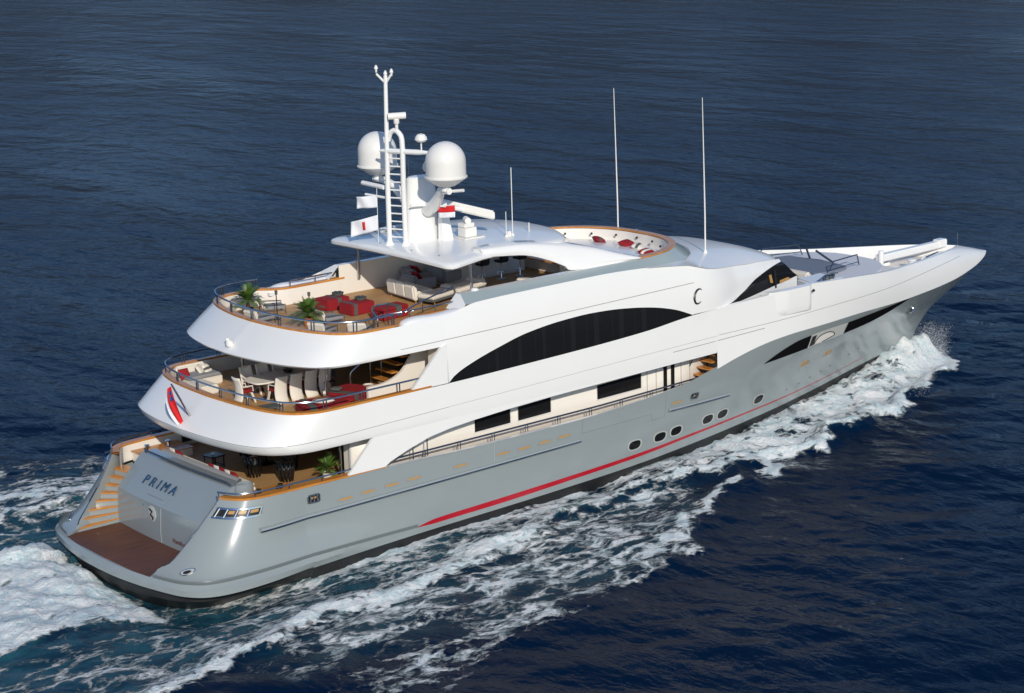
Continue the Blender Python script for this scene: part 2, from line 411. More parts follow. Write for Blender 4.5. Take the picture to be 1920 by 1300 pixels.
# freeing ports with warm teak seen through
for px_, pz in ((7.69, 2.41), (8.66, 2.45), (9.72, 2.47), (10.71, 2.49), (12.84, 2.50), (14.86, 2.54), (15.90, 2.52), (16.91, 2.54), (17.90, 2.57), (23.97, 2.70)):
    a = .30; o1 = oval(px_, pz, a+.05, .085, 20, 4); o2 = oval(px_, pz, a, .042, 20, 4)
    fr = MB().grid([[(x, hull_at(x, z)-.003, z) for x, z in o1], [(x, hull_at(x, z)-.022, z) for x, z in o1], [(x, hull_at(x, z)-.022, z) for x, z in o2], [(x, hull_at(x, z)-.005, z) for x, z in o2]], cu=True)
    p = fr.mirror().build('freeing_port', M['grey'], Y)
    MB().poly([(x, hull_at(x, z)-.008, z) for x, z in o2]).mirror().build('teak_sill', M['amber'], p)
# square fairleads with chrome rollers
def fairlead(cx, cz, wd, ht, n, yf):
    o1 = oval(cx, cz, wd/2+.05, ht/2+.05, 24, 6); o2 = oval(cx, cz, wd/2, ht/2, 24, 6)
    p = MB().grid([[(x, yf(x, z)-.004, z) for x, z in o1], [(x, yf(x, z)-.05, z) for x, z in o1], [(x, yf(x, z)-.05, z) for x, z in o2], [(x, yf(x, z)-.008, z) for x, z in o2]], cu=True).mirror().build('fairlead', M['chrome'], Y)
    MB().poly([(x, yf(x, z)-.012, z) for x, z in o2]).mirror().build('fairlead_recess', M['dark'], p)
    r = MB()
    for i in range(n):
        x = cx-wd/2+wd*(i+.5)/n
        MB().tube([(x, yf(x, cz)-.04, cz-ht/2), (x, yf(x, cz)-.04, cz+ht/2)], min(.05, wd/n*.22), 8).mirror().build('fairlead_roller', M['chrome'], p)
    s_ = MB()
    for i in range(n-1):
        x = cx-wd/2+wd*(i+1)/n
        MB().box((x, yf(x, cz)-.025, cz+ht*.12), (wd/n*.55, .012, ht*.3)).mirror().build('fairlead_teak', M['amber'], p)
fairlead(6.35, 2.72, .42, .22, 3, side_y)
fairlead(24.99, 2.74, .36, .20, 2, hull_at)
# stern quarter lead: follows the rounded quarter
q = [p for p in WING[-3]]; L = MB(); 
def qpt(x, z, off): return (x, wing_at(z=z, x=x)-off*.8, z)
def quarter(u, z, off):
    """point on the wing at fraction u along its row from the opening edge, pushed outward"""
    for a, c in zip(WING[:-1], WING[1:]):
        if a[0][2] <= z <= c[0][2]:
            t = (z-a[0][2])/(c[0][2]-a[0][2]); row = [Vector(P)+(Vector(Q)-Vector(P))*t for P, Q in zip(a, c)]; break
    f = u*(len(row)-1); i = min(int(f), len(row)-2); p = row[i].lerp(row[i+1], f-i); d = (row[i+1]-row[i]).normalized()
    n = Vector((d.y, -d.x, 0)); 
    if n.y > 0: n = -n
    return p+n*off
us = frange(.05, .52, 16)
p = MB().grid([[quarter(u, 2.60+.20*max(0, .10-u)*0, .005) for u in us], [quarter(u, 2.60, .05) for u in us], [quarter(u, 2.66, .05) for u in us]]).grid([[quarter(u, 2.88, .05) for u in us], [quarter(u, 2.94, .05) for u in us], [quarter(u, 2.94, .005) for u in us]]).mirror().build('mooring_lead', M['chrome'], Y)
MB().grid([[quarter(u, 2.66, .012) for u in us], [quarter(u, 2.88, .012) for u in us]]).mirror().build('mooring_recess', M['dark'], p)
t = MB(); t2 = MB()
for u in (.08, .17, .27, .38, .50): MB().tube([quarter(u, 2.64, .04), quarter(u, 2.90, .04)], .035, 8).mirror().build('mooring_roller', M['chrome'], p)
for u0, u1 in ((.19, .25), (.29, .36), (.40, .48)): MB().grid([[quarter(u, 2.75, .02) for u in frange(u0, u1, 4)], [quarter(u, 2.85, .02) for u in frange(u0, u1, 4)]]).mirror().build('mooring_teak', M['amber'], p)

# chrome oval on the quarter near the platform
e = MB(); c0 = quarter(.16, 1.0, 0)
e.grid([[quarter(.19+.035*math.cos(a)*k, 1.06+.10*math.sin(a)*k, .02+.02*(1-k)) for a in frange(0, 2*math.pi, 17)] for k in (1, .7, .3, .01)])
p = e.mirror().build('shore_power_cover', M['strip'], Y)
MB().grid([[quarter(.19+.035*math.cos(a)*k, 1.06+.10*math.sin(a)*k, .046) for a in frange(0, 2*math.pi, 17)] for k in (.55, .01)]).mirror().build('cover_socket', M['dark'], p)
MB().tube([quarter(.19+.035*math.cos(a), 1.06+.10*math.sin(a), .025) for a in frange(0, 2*math.pi, 25)], .022, 6).mirror().build('cover_rim', M['chrome'], p)
# small round drains forward
d_ = MB()
for x, z in ((31.9, 1.45), (32.9, 1.50), (33.8, 1.57), (34.7, 1.64), (35.5, 1.72), (37.2, 1.88), (38.0, 1.98)):
    m_ = MB().lathe([(.05, 0), (.05, .02), (.03, .02)], n=10)
    m_.v = [(x+v[0], hull_at(x, z)-.002-v[2], z+v[1]) for v in m_.v]; m_.f.append(tuple(range(20, 30)))
    m_.mirror().build('hull_drain', M['seamg'], Y)
# brown rectangular hull openings
for x, z in ((32.6, 2.55), (34.45, 2.64)):
    o1 = oval(x, z, .30, .13, 20, 6)
    p = MB().poly([(a, hull_at(a, c)-.008, c) for a, c in o1]).mirror().build('hull_hatch', M['amber'], Y)
    MB().grid([[(a, hull_at(a, c)-.004, c) for a, c in oval(x, z, .34, .17, 20, 6)], [(a, hull_at(a, c)-.02, c) for a, c in oval(x, z, .34, .17, 20, 6)], [(a, hull_at(a, c)-.02, c) for a, c in o1]], cu=True).mirror().build('hatch_frame', M['strip'], p)
# anchor pocket
x, z = 42.0, 3.1
p = MB().poly([(a, hull_at(a, c)-.01, c) for a, c in oval(x, z, .45, .22, 20, 3)]).mirror().build('anchor_pocket', M['seamg'], Y)
MB().tube([(x-.25, hull_at(x-.25, z)-.06, z-.12), (x+.25, hull_at(x+.25, z)-.06, z+.12)], .05).tube([(x-.2, hull_at(x-.2, z+.1)-.06, z+.12), (x+.1, hull_at(x, z-.12)-.06, z-.12)], .04).mirror().build('anchor', M['chrome'], p)

# hull windows forward (crescent, balcony recess, blade)
def hull_patch(top, botm, off, n=24):
    xs_ = frange(top[0][0], top[-1][0], n); ft, fb = itp(top), itp(botm)
    return MB().grid([[(x, hull_at(x, min(fb(x)+(ft(x)-fb(x))*j/5, zs(x)-.01))-off, fb(x)+(ft(x)-fb(x))*j/5) for x in xs_] for j in range(6)])
top1 = [(29.2, 3.29), (29.9, 3.55), (30.6, 3.76), (31.4, 3.93), (32.2, 3.99)]; bot1 = [(29.2, 3.28), (32.2, 3.38)]
w1 = hull_patch(top1, bot1, .030).mirror().build('hull_window', M['hglass'], Y)
top2 = [(32.22, 3.99), (33.2, 4.03), (34.95, 4.02)]; bot2 = [(32.22, 3.38), (34.95, 3.46)]
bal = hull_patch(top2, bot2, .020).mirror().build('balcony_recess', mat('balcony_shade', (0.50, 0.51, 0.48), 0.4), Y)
hull_patch([(32.3, 3.9), (32.62, 3.92)], [(32.3, 3.42), (32.62, 3.43)], .028, 4).mirror().build('balcony_doorway', M['dark'], bal)
hull_patch([(32.62, 3.50), (32.9, 3.80), (33.5, 3.86), (34.0, 3.72), (34.1, 3.62)], [(32.62, 3.48), (33.3, 3.46), (34.1, 3.60)], .030, 14).mirror().build('balcony_opening', M['cream'], bal)
pts = [(x, hull_at(x, z)-.034, z) for x, z in spl([(32.62, 3.48), (32.72, 3.68), (32.98, 3.83), (33.5, 3.87), (33.95, 3.76), (34.12, 3.61), (33.7, 3.52), (33.3, 3.46)], 30)]
MB().tube(pts, .018, 6).mirror().build('balcony_frame', M['dark'], bal)
top3 = [(34.99, 4.02), (37, 4.05), (39.3, 4.07), (40.6, 4.08)]; bot3 = [(34.99, 3.47), (36.9, 3.53), (38.3, 3.66), (39.4, 3.84), (40.6, 4.07)]
hull_patch(top3, bot3, .030).mirror().build('hull_window', M['hglass'], Y)
# shell door seams
def seam_line(pts, off, r, name, m, par=Y, yf=hull_at):
    P = []
    for (a, c), (d, e_) in zip(pts[:-1], pts[1:]):
        for t_ in frange(0, 1, 14): P.append((a+(d-a)*t_, c+(e_-c)*t_))
    return MB().tube([(x, yf(x, z)-off, z) for x, z in P], r, 4).mirror().build(name, m, par)
seam_line([(18.84, 3.05), (18.82, 2.47), (22.55, 2.50), (22.6, 2.20), (23.32, 2.22), (23.34, 3.18)], .002, .008, 'shell_door_seam', M['seamg'])
seam_line([(14.45, 3.04), (14.45, 2.62), (14.45, 2.25)], .002, .007, 'shell_door_seam', M['strip'])

# --- swim platform and transom ---------------------------------------
plat = [(x, y) for x, y in [(p[0]+.02, p[1]) for p in ring(PL_B, .76, .76)] if x < 3.6]
pl = [(x, y) for x, y in plat]; full = pl[::-1]+[(x, -y) for x, y in pl[1:]]
MB().slab(full+[], .60, .757).build('swim_platform', M['grey'], Y)
MB().slab([(.68, -2.0), (.64, 0), (.68, 2.0), (.80, 2.98), (1.34, 3.05), (2.96, 3.0), (2.96, -3.0), (1.2, -2.9), (.80, -2.9)], .757, .775).build('platform_decking', M['teakd'], Y)
# wing inner liners (bulwark sides of the stairs)
wi = MB()
edge = [r[0] for r in WING]
inn = [(p[0]+.16, p[1]-.12 if 0 else p[1]+.0, p[2]) for p in edge]
back = [(max(p[0]+.35, 4.6), -4.15 if p[2] > 1.2 else -3.9, p[2]) for p in edge]
wi.grid([edge, [(p[0]+.10, p[1]-.02, p[2]) for p in edge], [(4.0, -4.28, p[2]) for p in edge], [(4.06, -4.40, p[2]) for p in edge]])
wi.mirror().build('stair_side_panel', M['grey'], Y)
MB().tube([(p[0], p[1], p[2]) for p in edge[3:]], .022, 6).mirror().build('wing_trim', M['darkrail'], Y)
# transom block with lift-up door
prof = [(2.98, .77), (2.96, 1.2), (3.03, 2.10), (3.08, 2.18), (3.6, 2.72), (4.02, 3.14), (4.12, 3.21), (4.24, 3.23), (4.7, 3.23), (4.75, 2.4), (4.75, .77)]
bl = MB(); yl = frange(-3.04, 3.04, 13)
bl.grid([[(x+.10*(1-(y/3.04)**2)*-1, y, z) for y in yl] for x, z in prof])
for sg in (-1, 1): bl.poly([(x, sg*3.04, z) for x, z in prof])
blk = bl.build('transom_door', M['block'], Y, smooth=24)
MB().tube([(4.2, -2.92, 3.22), (4.12, -2.8, 3.34), (4.05, -1.5, 3.36), (3.99, 0, 3.37), (4.05, 1.5, 3.36), (4.12, 2.8, 3.34), (4.2, 2.92, 3.22)], .035).build('transom_rail', M['darkrail'], blk)
MB().tube([(2.86, .95, 2.0), (2.86, .95, 1.95)], .02).build('door_stud', M['chrome'], blk)
def face_x(z): return float(np.interp(z, [p[1] for p in prof[:6]], [p[0] for p in prof[:6]]))
MB().tube([(face_x(z)-.102, -.18, z) for z in frange(.8, 2.25, 8)], .010, 4).build('door_seam', M['strip'], blk)
MB().box((3.09, .45, 2.30), (.02, 1.1, .015), tilt=('Y', R(-45))).build('door_latch', M['seamg'], blk)
def text(name, s, size, mx, m, parent, ext=.012, bold=0.0, shear=0.0, space=1.0):
    cu = bpy.data.curves.new(name, 'FONT'); cu.body = s; cu.size = size; cu.extrude = ext; cu.offset = bold; cu.shear = shear
    cu.space_character = space; cu.align_x = 'CENTER'; cu.align_y = 'CENTER'; cu.resolution_u = 4
    o = bpy.data.objects.new(name+'_curve', cu); C.objects.link(o); bpy.context.view_layer.update()
    me = bpy.data.meshes.new_from_object(o.evaluated_get(bpy.context.evaluated_depsgraph_get()))
    bpy.data.objects.remove(o); me.transform(mx); me.materials.clear(); me.materials.append(m); me.name = name
    q = bpy.data.objects.new(name, me); C.objects.link(q); q.parent = parent
    return q
def frame_mx(o, right, upv):
    r = Vector(right).normalized(); u = Vector(upv).normalized(); n = r.cross(u)
    u = n.cross(r)
    return Matrix(((r.x, u.x, n.x, o[0]), (r.y, u.y, n.y, o[1]), (r.z, u.z, n.z, o[2]), (0, 0, 0, 1)))
for ch_, dy_ in (('P', .94), ('R', .45), ('I', .045), ('M', -.40), ('A', -.95)):
    text('name_letter', ch_, .54, frame_mx((3.36, .58+dy_, 2.66), (0.03, -1, 0), (.74, 0, .70)), M['navy'], blk, ext=.02, bold=-.004, shear=.08)
text('port_lettering', 'Hamilton', .24, frame_mx((2.86, -1.45, 1.10), (0.02, -1, 0), (0, 0, 1)), mat('maroon_letter', (0.10, 0.03, 0.03), .5), blk, ext=.004)
em = MB().lathe([(.30, 0), (.30, .02), (.24, .035), (.01, .035)], n=20); em.v = [(2.90-v[2], .40+v[0]*.9, 1.74+v[1]) for v in em.v]
emb = em.build('door_emblem', M['strip'], blk)
MB().tube([(2.86, .52, 1.90), (2.86, .33, 1.84), (2.86, .47, 1.70), (2.86, .28, 1.62), (2.86, .33, 1.54)], .035, 6).build('emblem_mark', M['dark'], emb)
# stairs (port one in view, starboard mirrored behind the wing)
for i, (xl, yl_, xr_) in enumerate(((1.25, 3.02, 2.60), (1.48, 3.25, 2.80), (1.75, 3.42, 2.95), (2.15, 3.58, 3.05), (2.5, 3.66, 3.10), (2.85, 3.72, 3.20), (3.1, 3.78, 3.35), (3.35, 3.85, 3.55))):
    z = .92+.235*i
    pl_ = [(xl, yl_), (xr_, 3.07), (xr_+.55, 3.07), (xl+.45, yl_+.28)]
    st_ = MB().slab([(pl_[0][0]+.03, pl_[0][1]+.04), (pl_[1][0]+.02, 3.10), pl_[2], pl_[3]], z-.24, z-.052).mirror().build('stair_step', M['grey'], Y)
    MB().slab(pl_, z-.05, z).mirror().build('stair_tread', M['cap'], st_)
MB().tube([(1.95, 3.28, 1.75), (3.45, 3.90, 3.0)], .028).mirror().build('stair_handrail', M['darkrail'], Y)

# --- generic cap / bulwark / railing ---------------------------------
def ribbon(path, wd, z0, z1, inward=True):
    """flat capping along a path [(x,y)], wd wide, towards the centreline"""
    P = [Vector((x, y, 0)) for x, y in path]; I = []
    for i, p in enumerate(P):
        d = (P[min(i+1, len(P)-1)]-P[max(i-1, 0)]).normalized(); n = Vector((-d.y, d.x, 0)); I.append(p+n*wd)
    m = MB(); n_ = len(P)
    o0 = [(p.x, p.y, z0(p.x) if callable(z0) else z0) for p in P]; o1 = [(p.x, p.y, z1(p.x) if callable(z1) else z1) for p in P]
    i0 = [(p.x, p.y, z0(q.x) if callable(z0) else z0) for p, q in zip(I, P)]; i1 = [(p.x, p.y, z1(q.x) if callable(z1) else z1) for p, q in zip(I, P)]
    m.grid([o0, o1, i1, i0], cv=True)
    return m
def railing(path, zb, h, gap, par=Y, r=.03, m='rail', mid=False, pair=False):
    top = [(x, y, (zb(x) if callable(zb) else zb)+h) for x, y in path]
    mb = MB().tube(top, r, 8)
    if mid: mb.tube([(x, y, z-h*.45) for x, y, z in top], r*.6, 6)
    ra = mb.build('railing', M[m], par)
    P = np.array(top); d = np.r_[0, np.cumsum(np.linalg.norm(np.diff(P, axis=0), axis=1))]
    n = max(1, int(d[-1]/gap))
    for k in range(n+1):
        s = d[-1]*(k+.02)/(n+.04)
        for ds in ((-.06, .06) if pair else (0,)):
            p = [float(np.interp(min(max(s+ds, 0), d[-1]), d, P[:, j])) for j in range(3)]
            MB().tube([(p[0], p[1], p[2]-h-.02), (p[0], p[1], p[2])], r*(.5 if m == 'darkrail' else .72), 6).build('stanchion', M['rail'], ra)
    return ra

# main deck
mc = [(x, y) for x, y in [(r[0], r[1]) for r in WING[-1]]]           # starboard cap line, opening -> x=6
mcs = mc+[(7.2, -hull_at(7.2, 3.1)*-1), (8.4, hull_at(8.4, 3.1)), (9.5, hull_at(9.5, 3.1))]
for sg in (-1, 1):
    path = [(x, y*(-sg)) for x, y in mcs] if sg == 1 else mcs
    pth = path if sg == -1 else path[::-1]
    m_ = ribbon([(x, y) for x, y in pth], .30, 3.162, 3.235)
    m_.build('cap_rail', M['cap'], Y)
    railing([(x, y*.985) for x, y in path], 3.235, .16, 1.3, r=.032)
# inner bulwark + main deck floor
mi = [(x+.28*max(0, 1-(x-3)/1.2), y+.28) for x, y in mcs]
MB().grid([[(x, y, 3.165) for x, y in mi], [(x, y+.02, 2.55) for x, y in mi]]).mirror().build('inner_bulwark', M['cream'], Y)
MB().slab([(4.6, -3.0), (4.3, -4.0), (5.2, -4.52), (9, -4.5), (22, -4.35), (26.3, -4.05), (26.3, 4.05), (22, 4.35), (9, 4.5), (5.2, 4.52), (4.3, 4.0), (4.6, 3.0)], 2.5, 2.6).build('main_deck', M['teak'], Y)
# aft mooring platforms each side with bollards
for sg in (-1, 1):
    MB().box((5.35, sg*3.72, 2.72), (1.9, 1.15, .36)).build('mooring_platform', M['cream'], Y)
    MB().box((5.35, sg*3.72, 2.92), (1.98, 1.22, .035)).build('mooring_platform_decking', M['cap'], Y)
    for x in (4.75, 5.65):
        bo = MB().lathe([(.13, 2.935), (.10, 2.95), (.06, 2.98), (.06, 3.12), (.10, 3.15), (.10, 3.19), (.0, 3.20)], (x, sg*3.8, 0), 12)
        bo.tube([(x-.14, sg*3.8, 3.08), (x+.14, sg*3.8, 3.08)], .025).build('bollard', M['chrome'], Y)
    MB().box((6.9, sg*4.42, 2.95), (.55, .10, .36)).build('fairlead_box', M['dark'], Y)
    MB().lathe([(.10, 2.6), (.08, 2.65), (.05, 2.7), (.05, 2.9), (.11, 2.95), (.0, 3.0)], (7.6, sg*4.1, 0), 12).build('bollard', M['chrome'], Y)
# transom seat
MB().box((5.1, 0, 2.70), (.75, 5.0, .26)).build('transom_bench', M['cream'], Y, bevel=.04)
MB().box((5.12, 0, 2.90), (.72, 4.9, .14)).build('bench_cushion', M['fabw'], Y, bevel=.05)
MB().grid([[(4.62, y, 3.2) for y in frange(-2.6, 2.6, 9)], [(4.74, y, 3.28) for y in frange(-2.6, 2.6, 9)], [(4.84, y, 3.28) for y in frange(-2.6, 2.6, 9)], [(4.9, y, 2.8) for y in frange(-2.6, 2.6, 9)]]).build('bench_backrest', M['fabg'], Y)
MB().lathe([(.34, 2.6), (.36, 3.1), (.34, 3.26), (.30, 3.28), (.30, 3.0)], (4.62, -3.1, 0), 20, sx=1.0, sy=.7).build('stair_gate_post', M['block'], Y)
# aft bulkheads (salon doors in shade)
MB().box((11.0, 0, 3.36), (.12, 7.4, 2.07)).build('salon_doors', M['glass'], Y)
MB().box((8.80, -3.56, 3.48), (.10, .56, 1.84)).mirror().build('wing_bulkhead', M['cream'], Y)
MB().tube([(8.62, -3.22, 2.6), (8.62, -3.22, 4.38)], .06, 10).mirror().build('deck_pillar', M['rail'], Y)
MB().box((8.72, -3.80, 3.48), (.14, .10, 1.84)).mirror().build('door_post', M['white'], Y)

# cabin side wall on the main deck with side deck
WY = -3.86
MB().grid([[(x, WY, z) for x in frange(8.75, 26.6, 12)] for z in (2.5, 3.2, 4.40)]).mirror().build('cabin_side', M['cream'], Y, solid=.08)
for x0, x1 in ((14.31, 16.02), (16.43, 18.05), (20.49, 22.83)):
    dz = .015*(x0-14.3)
    f_ = MB().prism([(x0, WY-.02, 3.28+dz*.6), (x1, WY-.02, 3.30+dz*.6), (x1, WY-.02, 3.86+dz), (x0, WY-.02, 3.80+dz)], [(x0, WY-.04, 3.28+dz*.6), (x1, WY-.04, 3.30+dz*.6), (x1, WY-.04, 3.86+dz), (x0, WY-.04, 3.80+dz)]).mirror().build('cabin_window', M['glass'], Y)
    MB().tube([(x0-.03, WY-.03, 3.25+dz*.6), (x1+.03, WY-.03, 3.27+dz*.6), (x1+.03, WY-.03, 3.89+dz), (x0-.03, WY-.03, 3.83+dz), (x0-.03, WY-.03, 3.25+dz*.6)], .018, 4).mirror().build('window_frame', M['white'], f_)
for x0 in (24.10, 24.52):
    MB().box((x0+.09, WY-.03, 3.4), (.17, .04, 1.9)).mirror().build('door_glass_strip', M['glass'], Y)
for x0 in (23.2, 23.7, 25.1, 25.6):
    MB().box((x0, WY-.01, 3.4), (.018, .012, 2.0)).mirror().build('cabin_panel_seam', M['seam'], Y)
MB().tube([(25.55, WY-.06, 3.75), (25.75, WY-.10, 4.1)], .02).mirror().build('side_handrail', M['darkrail'], Y)
# side stairway to the upper deck at the forward end of the side deck
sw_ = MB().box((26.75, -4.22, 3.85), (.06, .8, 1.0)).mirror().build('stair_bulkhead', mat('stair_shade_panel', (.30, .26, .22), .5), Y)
for i in range(5):
    st_ = MB().box((25.75+.20*i, -4.2, 3.10+.26*i), (.34, .66, .05)).mirror().build('side_stair_tread', M['cap'], Y)
# side deck bulwark inner lining + cap + handrail
bwx = frange(9.6, 26.2, 40)
MB().grid([[(x, hull_at(x, zs(x)-.01), zs(x)) for x in bwx], [(x, hull_at(x, zs(x)-.01)+.16, zs(x)+.005) for x in bwx], [(x, hull_at(x, 2.6)+.17, 2.6) for x in bwx]]).mirror().build('side_bulwark', M['white'], Y)
hr = [(x, -4.60) for x in frange(9.7, 26.0, 34)]
ra = railing(hr, lambda x: 3.06+.12*max(0, (x-20)/6), .26, 1.55, r=.038, m='darkrail', pair=True)
railing([(x, 4.60) for x in frange(9.7, 26.0, 34)], 3.06, .30, 1.55, r=.035, m='darkrail')
for x in (11.55, 10.9):
    MB().tube([(x, -4.55, 3.1), (x, -4.55, 3.95 if x > 11 else 3.72)], .022).mirror().build('arch_post', M['darkrail'], Y)

# --- upper band (white) ------------------------------------------------
Zt = itp([(5, 5.70), (9, 5.70), (12.75, 5.71), (14.3, 5.73), (19.5, 5.83), (22.2, 5.93), (24.9, 6.14), (27, 6.19), (30, 6.25), (31.7, 6.28), (33, 6.2), (35.7, 5.97), (37.9, 5.74), (40.2, 5.55), (42.9, 5.38), (45.6, 5.22), (47.8, 5.02)])
T = itp([(5, 4.86), (24.9, 4.84), (28, 4.80), (31, 4.74), (33, 4.62), (35.2, 4.34), (37.9, 3.74), (40.2, 3.02), (42.9, 2.16), (45.6, 1.20), (47.2, .46), (47.8, 0)])
UPC = [(5.20, 0), (5.27, 1.5), (5.42, 2.85), (5.70, 3.85), (6.08, 4.42), (6.7, 4.78), (7.6, 4.87), (9, 4.86), (12.4, 4.85)]
UPW = [(3.95, 0), (4.04, 1.6), (4.26, 3.0), (4.62, 4.0), (5.1, 4.5), (5.8, 4.80), (7.0, 4.90), (9, 4.88), (12.4, 4.87)]
UPB = [(4.25, 0), (4.35, 1.7), (4.60, 3.1), (4.95, 3.92), (5.42, 4.42), (6.1, 4.72), (7.1, 4.82), (9, 4.84), (12.4, 4.84)]
UPI = [(4.75, 0), (4.85, 1.6), (5.1, 2.95), (5.4, 3.7), (5.8, 4.15), (6.4, 4.4), (7.3, 4.5), (9, 4.52), (12.4, 4.52)]
def band(rows, n=70):
    m = MB(); m.grid([[(x, y, z) for x, y in uline(h, n)] for h, z in rows]); return m
def mixh(a, b_, t): return [(p[0]+(q[0]-p[0])*t, p[1]+(q[1]-p[1])*t) for p, q in zip(a, b_)]
b1 = band([(UPI, 4.36), (UPB, 4.385), (mixh(UPB, UPW, .35), 4.43), (mixh(UPB, UPW, .75), 4.56), (UPW, 4.74), (mixh(UPW, UPC, .06), 4.80), (mixh(UPW, UPC, .5), 5.24), (mixh(UPW, UPC, .9), 5.61), (UPC, 5.70)])
# sides x 12.4 -> 26.2
xs1 = frange(12.4, 26.2, 30)
def b1s(x, z): return -(4.85 - (0.0 if z < 5.0 else .01*(z-5)))
side = [[(x, -4.84, 4.385) for x in xs1], [(x, -4.868, 4.72) for x in xs1], [(x, -4.86, 5.2) for x in xs1], [(x, -T(x), Zt(x)) for x in xs1]]
sb = MB().grid(side)
# pieces under the band: strut at the aft end and the arch edge of the side deck opening
P1 = [(8.98, 4.385), (7.84, 3.22), (9.45, 3.20), (9.68, 3.34), (10.47, 3.61), (11.47, 3.88), (12.39, 4.01), (13.57, 4.10), (15.33, 4.19), (17.3, 4.25), (19.7, 4.28), (23.3, 4.33), (26.2, 4.35), (26.2, 4.385)]
sb.prism([(x, -4.835, z) for x, z in P1], [(x, -4.72, z) for x, z in P1])
# forward: from the grey sheer up to the bulwark top, round the bow
nb = 60; us = [1-(1-i/(nb-1))**1.2 for i in range(nb)]
bowr = []
for t in (0, .03, .12, .3, .5, .7, .88, 1.0):
    r = []
    for u in us:
        xl = 26.2+(50.05-26.2)*u; xu = 26.2+(47.8-26.2)*u
        x = xl+(xu-xl)*t; zl, zu = zs(xl), Zt(xu); yl_, yu = K(xl), T(xu)
        bu = .10*math.sin(math.pi*t)*min(1, max(0, (xl-30)/8))*(1 if u < 1 else 0)
        r.append((x, -(yl_+(yu-yl_)*t+bu+(.035 if t == .03 else 0)*0), zl+(zu-zl)*(t**.92)))
    bowr.append(r)
sb.grid(bowr)
# bulwark top + inner face forward
capw = [(p[0], min(0, p[1]+.16), p[2]+.01) for p in bowr[-1]]
sb.grid([bowr[-1], capw, [(p[0]-.0, p[1], 4.62 if p[0] > 40.3 else 5.35) for p in capw]])
sb.mirror(); sb.v += []
o_ = b1.build('upper_fascia', M['white'], Y, smooth=32)
sb.build('upper_side_band', M['white'], Y, smooth=32)
# soffit over the main deck + upper deck floor
sof = uline(UPI, 40); MB().slab(sof+[(26.4, 4.6), (26.4, -4.6)], 4.362, 4.42).build('upper_deck_soffit', M['soffit'], Y)
MB().slab([(x+.35, y*.97) for x, y in uline(UPC, 40)]+[(14.2, 4.6), (14.2, -4.6)], 5.0, 5.15).build('upper_deck', M['teak'], Y)
inner = [(x+.26*max(0, 1-(x-5)/1.8), y*.945) for x, y in uline(UPC, 60)]
MB().grid([[(x, y, 5.70) for x, y in inner], [(x, y, 5.1) for x, y in inner]]).build('inner_bulwark', M['cream'], Y)
capp = [(x, y) for x, y in uline(UPC, 60) if x < 11.8]
ribbon([(x-.02, y) for x, y in capp][::1], -.24, 5.702, 5.775).build('cap_rail', M['cap'], Y)
rl = [(x+.08*max(0, 1-(x-5.2)/2), y*.975) for x, y in uline(UPC, 60) if x < 12.0]
railing(rl, 5.775, .33, 1.55, r=.035, pair=True)
MB().tube([(8.5, -2.8, 5.15), (8.5, -2.8, 7.1)], .065, 12).mirror().build('deck_pillar', M['chrome'], Y)
# seams on the fascia
sm = MB().tube([(x-.004, y*1.001, 4.765+.016*max(0, x-8)) for x, y in uline(UPW, 90)], .008, 4)
sm.build('fascia_seam', M['seam'], Y)
MB().tube([(x, -(4.866), 4.836+.0165*(x-12.4)) for x in frange(12.4, 26.2, 20)], .006, 4).mirror().build('fascia_seam', M['seam'], Y)
def bow_surf(x, z):
    X = [[p[0] for p in r] for r in bowr]; Zs = [float(np.interp(x, a, [p[2] for p in r])) for a, r in zip(X, bowr)]; Ys = [float(np.interp(x, a, [p[1] for p in r])) for a, r in zip(X, bowr)]
    return float(np.interp(z, Zs, Ys))
def band_y(x, z): return bow_surf(x, z) if x > 26.2 else -4.862
zseam = itp([(26.2, 5.08), (30, 5.06), (33, 5.08), (36, 5.05), (40, 4.98), (44, 4.92), (46.5, 4.86)])
MB().tube([(x, bow_surf(x, zseam(x))-.002, zseam(x)) for x in frange(26.3, 46.4, 60)], .010, 4).mirror().build('bow_seam', M['seam'], Y)
MB().tube([(x, band_y(x, 4.83+.012*(x-23.7))-.004, 4.83+.012*(x-23.7)) for x in frange(23.7, 29.0, 20)], .013, 4).mirror().build('side_groove', M['seam'], Y)
# bridge wing pod: swelling on the bulwark
pod = MB(); rr = []
for z, k in ((5.17, .25), (5.24, .7), (5.5, 1.0), (6.28, 1.0)):
    rr.append([(x, -(4.60+k*.24*max(0, min(1, max(0, (x-29.3)/1.1))*min(1, max(0, (31.98-x)/.22)))**.8*.75 + .10), z) for x in spl([(29.35, 0), (32.0, 0)], 24) for x in (x[0],)])
rr.append([(x, y+.30, 6.30) for x, y, z in rr[-1]]); pod.grid(rr)
pod.mirror().build('bridge_wing_pod', M['white'], Y)
MB().tube([(31.93, -4.86, 6.0), (31.93, -4.9, 6.05)], .06, 8).mirror().build('wing_light', M['dark'], Y)

